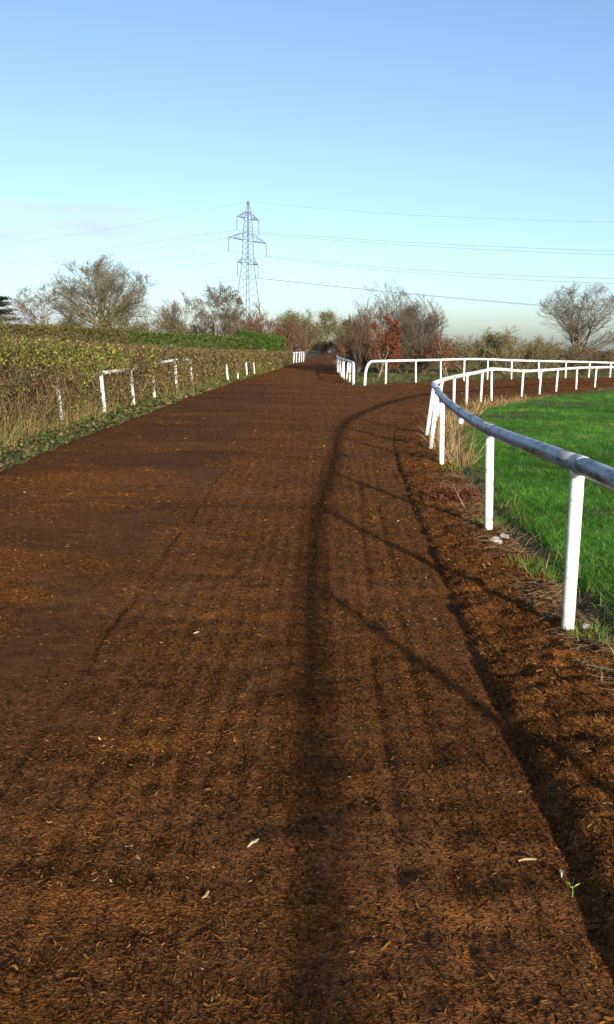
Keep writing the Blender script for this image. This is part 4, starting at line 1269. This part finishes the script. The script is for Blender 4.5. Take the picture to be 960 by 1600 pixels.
straw_stuff('bank_grass', [(1.72, 6.75, .11, 220), (1.78, 6.45, .10, 180), (1.80, 6.15, .09, 120), (1.66, 8.35, .08, 140), (1.80, 8.6, .10, 160), (1.66, 5.0, .08, 160), (1.74, 4.75, .10, 220), (2.05, 13.1, .1, 120), (1.80, 4.45, .10, 220), (1.72, 4.2, .09, 200), (1.85, 4.0, .1, 200), (1.7, 3.8, .09, 150), (2.0, 12.2, .1, 150)],
            'fresh green grass sprouting on the chip bank by the near posts', [(0.07, 0.15, 0.015), (0.10, 0.19, 0.025), (0.14, 0.18, 0.04)], [3, 3, 1], 0.9, 0.005, 0.15, 0.7, 51)
r_ = np.random.default_rng(5)
spots = []
for i in range(34):
    y = 10.8 + 9.0 * (i / 28) + 0.2 * r_.normal() if i < 28 else 20 + (i - 28) * 1.8
    hx = float(np.interp(y, [p[1] for p in HP], [p[0] for p in HP]))
    spots.append((hx - 0.02 + 0.25 * r_.random(), y, (0.95 if i < 12 else 0.6) * (0.7 + 0.5 * r_.random()), 26 if i % 4 else 80))
straw_stuff('tall_dry_grass', spots, 'tall pale dry grass stalks along the foot of the left hedge', [(0.34, 0.235, 0.10), (0.24, 0.165, 0.07), (0.19, 0.155, 0.055), (0.11, 0.13, 0.035)], [2, 3, 3.5, 3], 0.6, 0.008, 0.2, 0.25, 71)

# low ivy, nettle and bramble weeds along the hedge foot
r = np.random.default_rng(8)
n = 6500
wy = 9 + 42 * r.random(n) ** 1.9
hx = np.interp(wy, [p[1] for p in HP], [p[0] for p in HP]); ex = np.interp(wy, [p[1] for p in TRACK_POLY[:9]], [p[0] for p in TRACK_POLY[:9]])
u = r.random(n)
wx = hx + 0.1 + (ex - hx - 0.15 + 0.12 * r.normal(size=n)) * u
wz = ground_z(wx, wy) + 0.02 + 0.15 * r.random(n) * (1 - u) + 0.04 * r.random(n)
wc = pick_cols(n, [(0.035, 0.060, 0.016), (0.055, 0.085, 0.020), (0.095, 0.115, 0.03), (0.26, 0.17, 0.075), (0.15, 0.09, 0.045)], [4, 3, 2, 1.2, 2.5], 0.2, r)
N = rand_unit(n, r); N[:, 2] = np.abs(N[:, 2]) + 0.6; N[:, 1] -= 0.4; N /= np.linalg.norm(N, axis=1, keepdims=True)
v, f, c = leaf_quads(np.stack([wx, wy, wz], 1), N, 0.06 * (0.6 + 0.8 * r.random(n)) * np.clip(wy / 16, 0.9, 2.2), 0.8, wc, r)
o = obj('verge_weeds', np_mesh('verge_weeds', v, f, c), M_LEAF)
tag(o, 'low green ivy and weeds along the foot of the left hedge', kind='stuff')


def stone(x, y, s, label, seed):
    r = np.random.default_rng(seed)
    bm = bmesh.new()
    bmesh.ops.create_icosphere(bm, subdivisions=2, radius=1)
    for vv in bm.verts:
        q = vv.co.copy()
        k = 1 + 0.35 * float(vnoise(np.array(q.x * 1.3 + seed), np.array(q.y * 1.3 + q.z * 1.1), seed)) + 0.1 * r.normal()
        vv.co = Vector((q.x * s[0] * k, q.y * s[1] * k, q.z * s[2] * k))
    me = bpy.data.meshes.new('stone'); bm.to_mesh(me); bm.free()
    o = obj('stone', me, M_STONE)
    o.location = (x, y, float(track_sheet(np.array([x]), np.array([y]))[0][0]) + s[2] * 0.30)
    o.rotation_euler = (0.2 * r.normal(), 0.2 * r.normal(), r.random() * 6)
    tag(o, label, 'stone')


stone(1.60, 7.40, (0.055, 0.04, 0.04), 'pale upright stone nearer the track below the second post', 1)
stone(1.735, 7.68, (0.075, 0.045, 0.035), 'larger flat pale stone just right of the second post foot', 2)
stone(1.66, 5.10, (0.035, 0.03, 0.03), 'small white stone tucked behind the foot of the nearest post', 3)
stone(1.93, 6.15, (0.045, 0.03, 0.025), 'small grey stone lying in the litter at the field edge', 4)

# withered dock with red-brown leaves
t = thing('withered_dock', (1.58, 9.5, float(track_sheet(np.array([1.58]), np.array([9.5]))[0][0])), 'withered red-brown dock plant sprawled beside the second post', 'plant')
r = np.random.default_rng(3)
nd = 14
A = np.zeros((nd, 3)); B = np.stack([0.14 * r.normal(size=nd), 0.12 * r.normal(size=nd), 0.04 + 0.12 * r.random(nd)], 1)
v, f, c = seg_tubes(A, B, np.full(nd, 0.006), np.full(nd, 0.003), 4, np.tile((0.14, 0.05, 0.03), (nd, 1)))
obj('stems', np_mesh('stems', v, f, c), M_TWIG, t)
Q = (A + (B - A) * 0.5)[r.integers(0, nd, 260)] + r.normal(size=(260, 3)) * (0.09, 0.09, 0.03)
Q[:, 2] = np.abs(Q[:, 2]) + 0.01
v, f, c = leaf_quads(Q, rand_unit(260, r), 0.03 + 0.035 * r.random(260), 0.55, pick_cols(260, [(0.10, 0.026, 0.014), (0.16, 0.045, 0.02), (0.06, 0.025, 0.015)], [3, 2, 2], 0.2, r), r)
obj('leaves', np_mesh('leaves', v, f, c), M_LEAF, t)

# green sprig in the rut
sz_ = float(track_sheet(np.array([0.83]), np.array([2.48]))[0][0])
t = thing('green_sprig', (0.83, 2.48, sz_), 'tiny fresh green sprig standing in the dark rut', 'plant')
v, f = polytube([(0, 0, -0.01), (0.002, 0, 0.02), (0, 0.002, 0.035)], [0.0015, 0.0013, 0.001], 6)
m_sprig = noise_mat('sprig_green', (0.16, 0.28, 0.03), (0.24, 0.38, 0.06), 60, bump=0)
obj('stem', mesh_py('stem', v, f), m_sprig, t)
for a, ln in ((0.3, 0.03), (2.2, 0.028), (1.3, 0.04), (4.2, 0.022)):
    d = np.array((math.cos(a), math.sin(a) * 0.6, 0.5)); d /= np.linalg.norm(d); sd = np.cross(d, (0, 0.8, 0.6)); sd /= np.linalg.norm(sd)
    p0 = np.array((0, 0.002, 0.032))
    vv = [p0, p0 + d * ln * 0.5 + sd * 0.006 + (0, 0, .002), p0 + d * ln, p0 + d * ln * 0.5 - sd * 0.006 + (0, 0, .002), p0 + d * ln * 0.5 - (0, 0, .001)]
    obj('leaf', mesh_py('leaf', vv, [(0, 4, 1), (1, 4, 2), (2, 4, 3), (3, 4, 0)], False), m_sprig, t)


def big_chip(x, y, ln, az, c, label, seed, name='wood_sliver', fat=1.0):
    me = chip_shape(seed)
    mm = noise_mat('pale_wood_%d' % seed, tuple(q * 0.8 for q in c), c, 40, bump=0.2, stretch=(1, 4, 4))
    o = obj(name, me, mm)
    o.scale = (ln, ln * 0.8 * fat, ln * 0.9)
    o.rotation_euler = (0.3, -0.12, az)
    o.location = (x, y, float(track_sheet(np.array([x]), np.array([y]))[0][0]) + 0.014)
    tag(o, label, 'wood chip')


big_chip(-0.16, 2.73, 0.050, 0.85, (0.42, 0.40, 0.26), 'pale cream wood sliver, largest in the foreground chips', 3)
big_chip(-0.285, 2.45, 0.032, 1.0, (0.34, 0.24, 0.11), 'small tan wood sliver below and left of the cream one', 4)
big_chip(0.83, 2.60, 0.038, 1.4, (0.55, 0.49, 0.37), 'white wood sliver lying in the dark rut', 5)
big_chip(0.735, 2.66, 0.06, 0.05, (0.42, 0.30, 0.15), 'long thin tan splinter lying across the edge of the rut', 6, fat=0.35)
big_chip(-0.62, 4.9, 0.036, 0.4, (0.45, 0.37, 0.25), 'pale chip on the middle of the track further up', 7)

# round marker disc on a post beside the end-on rail
t = thing('marker_post', (2.36, 62.0, 0), 'round orange-brown marker disc on a short post beside end-on rail', 'marker')
v, f = polytube([(0, 0, -0.1), (0, 0, 0.6), (0, 0, 1.25)], [0.05, 0.05, 0.05], 8)
obj('post', mesh_py('post', v, f), noise_mat('pale_timber', (0.30, 0.22, 0.14), (0.42, 0.32, 0.22), 5), t)
v, f = polytube([(0, -0.055, 1.42), (0, -0.07, 1.42), (0, -0.085, 1.42)], [0.17, 0.18, 0.17], 20)
obj('disc', mesh_py('disc', v, f), noise_mat('faded_orange', (0.45, 0.20, 0.09), (0.55, 0.27, 0.13), 6, bump=0), t)
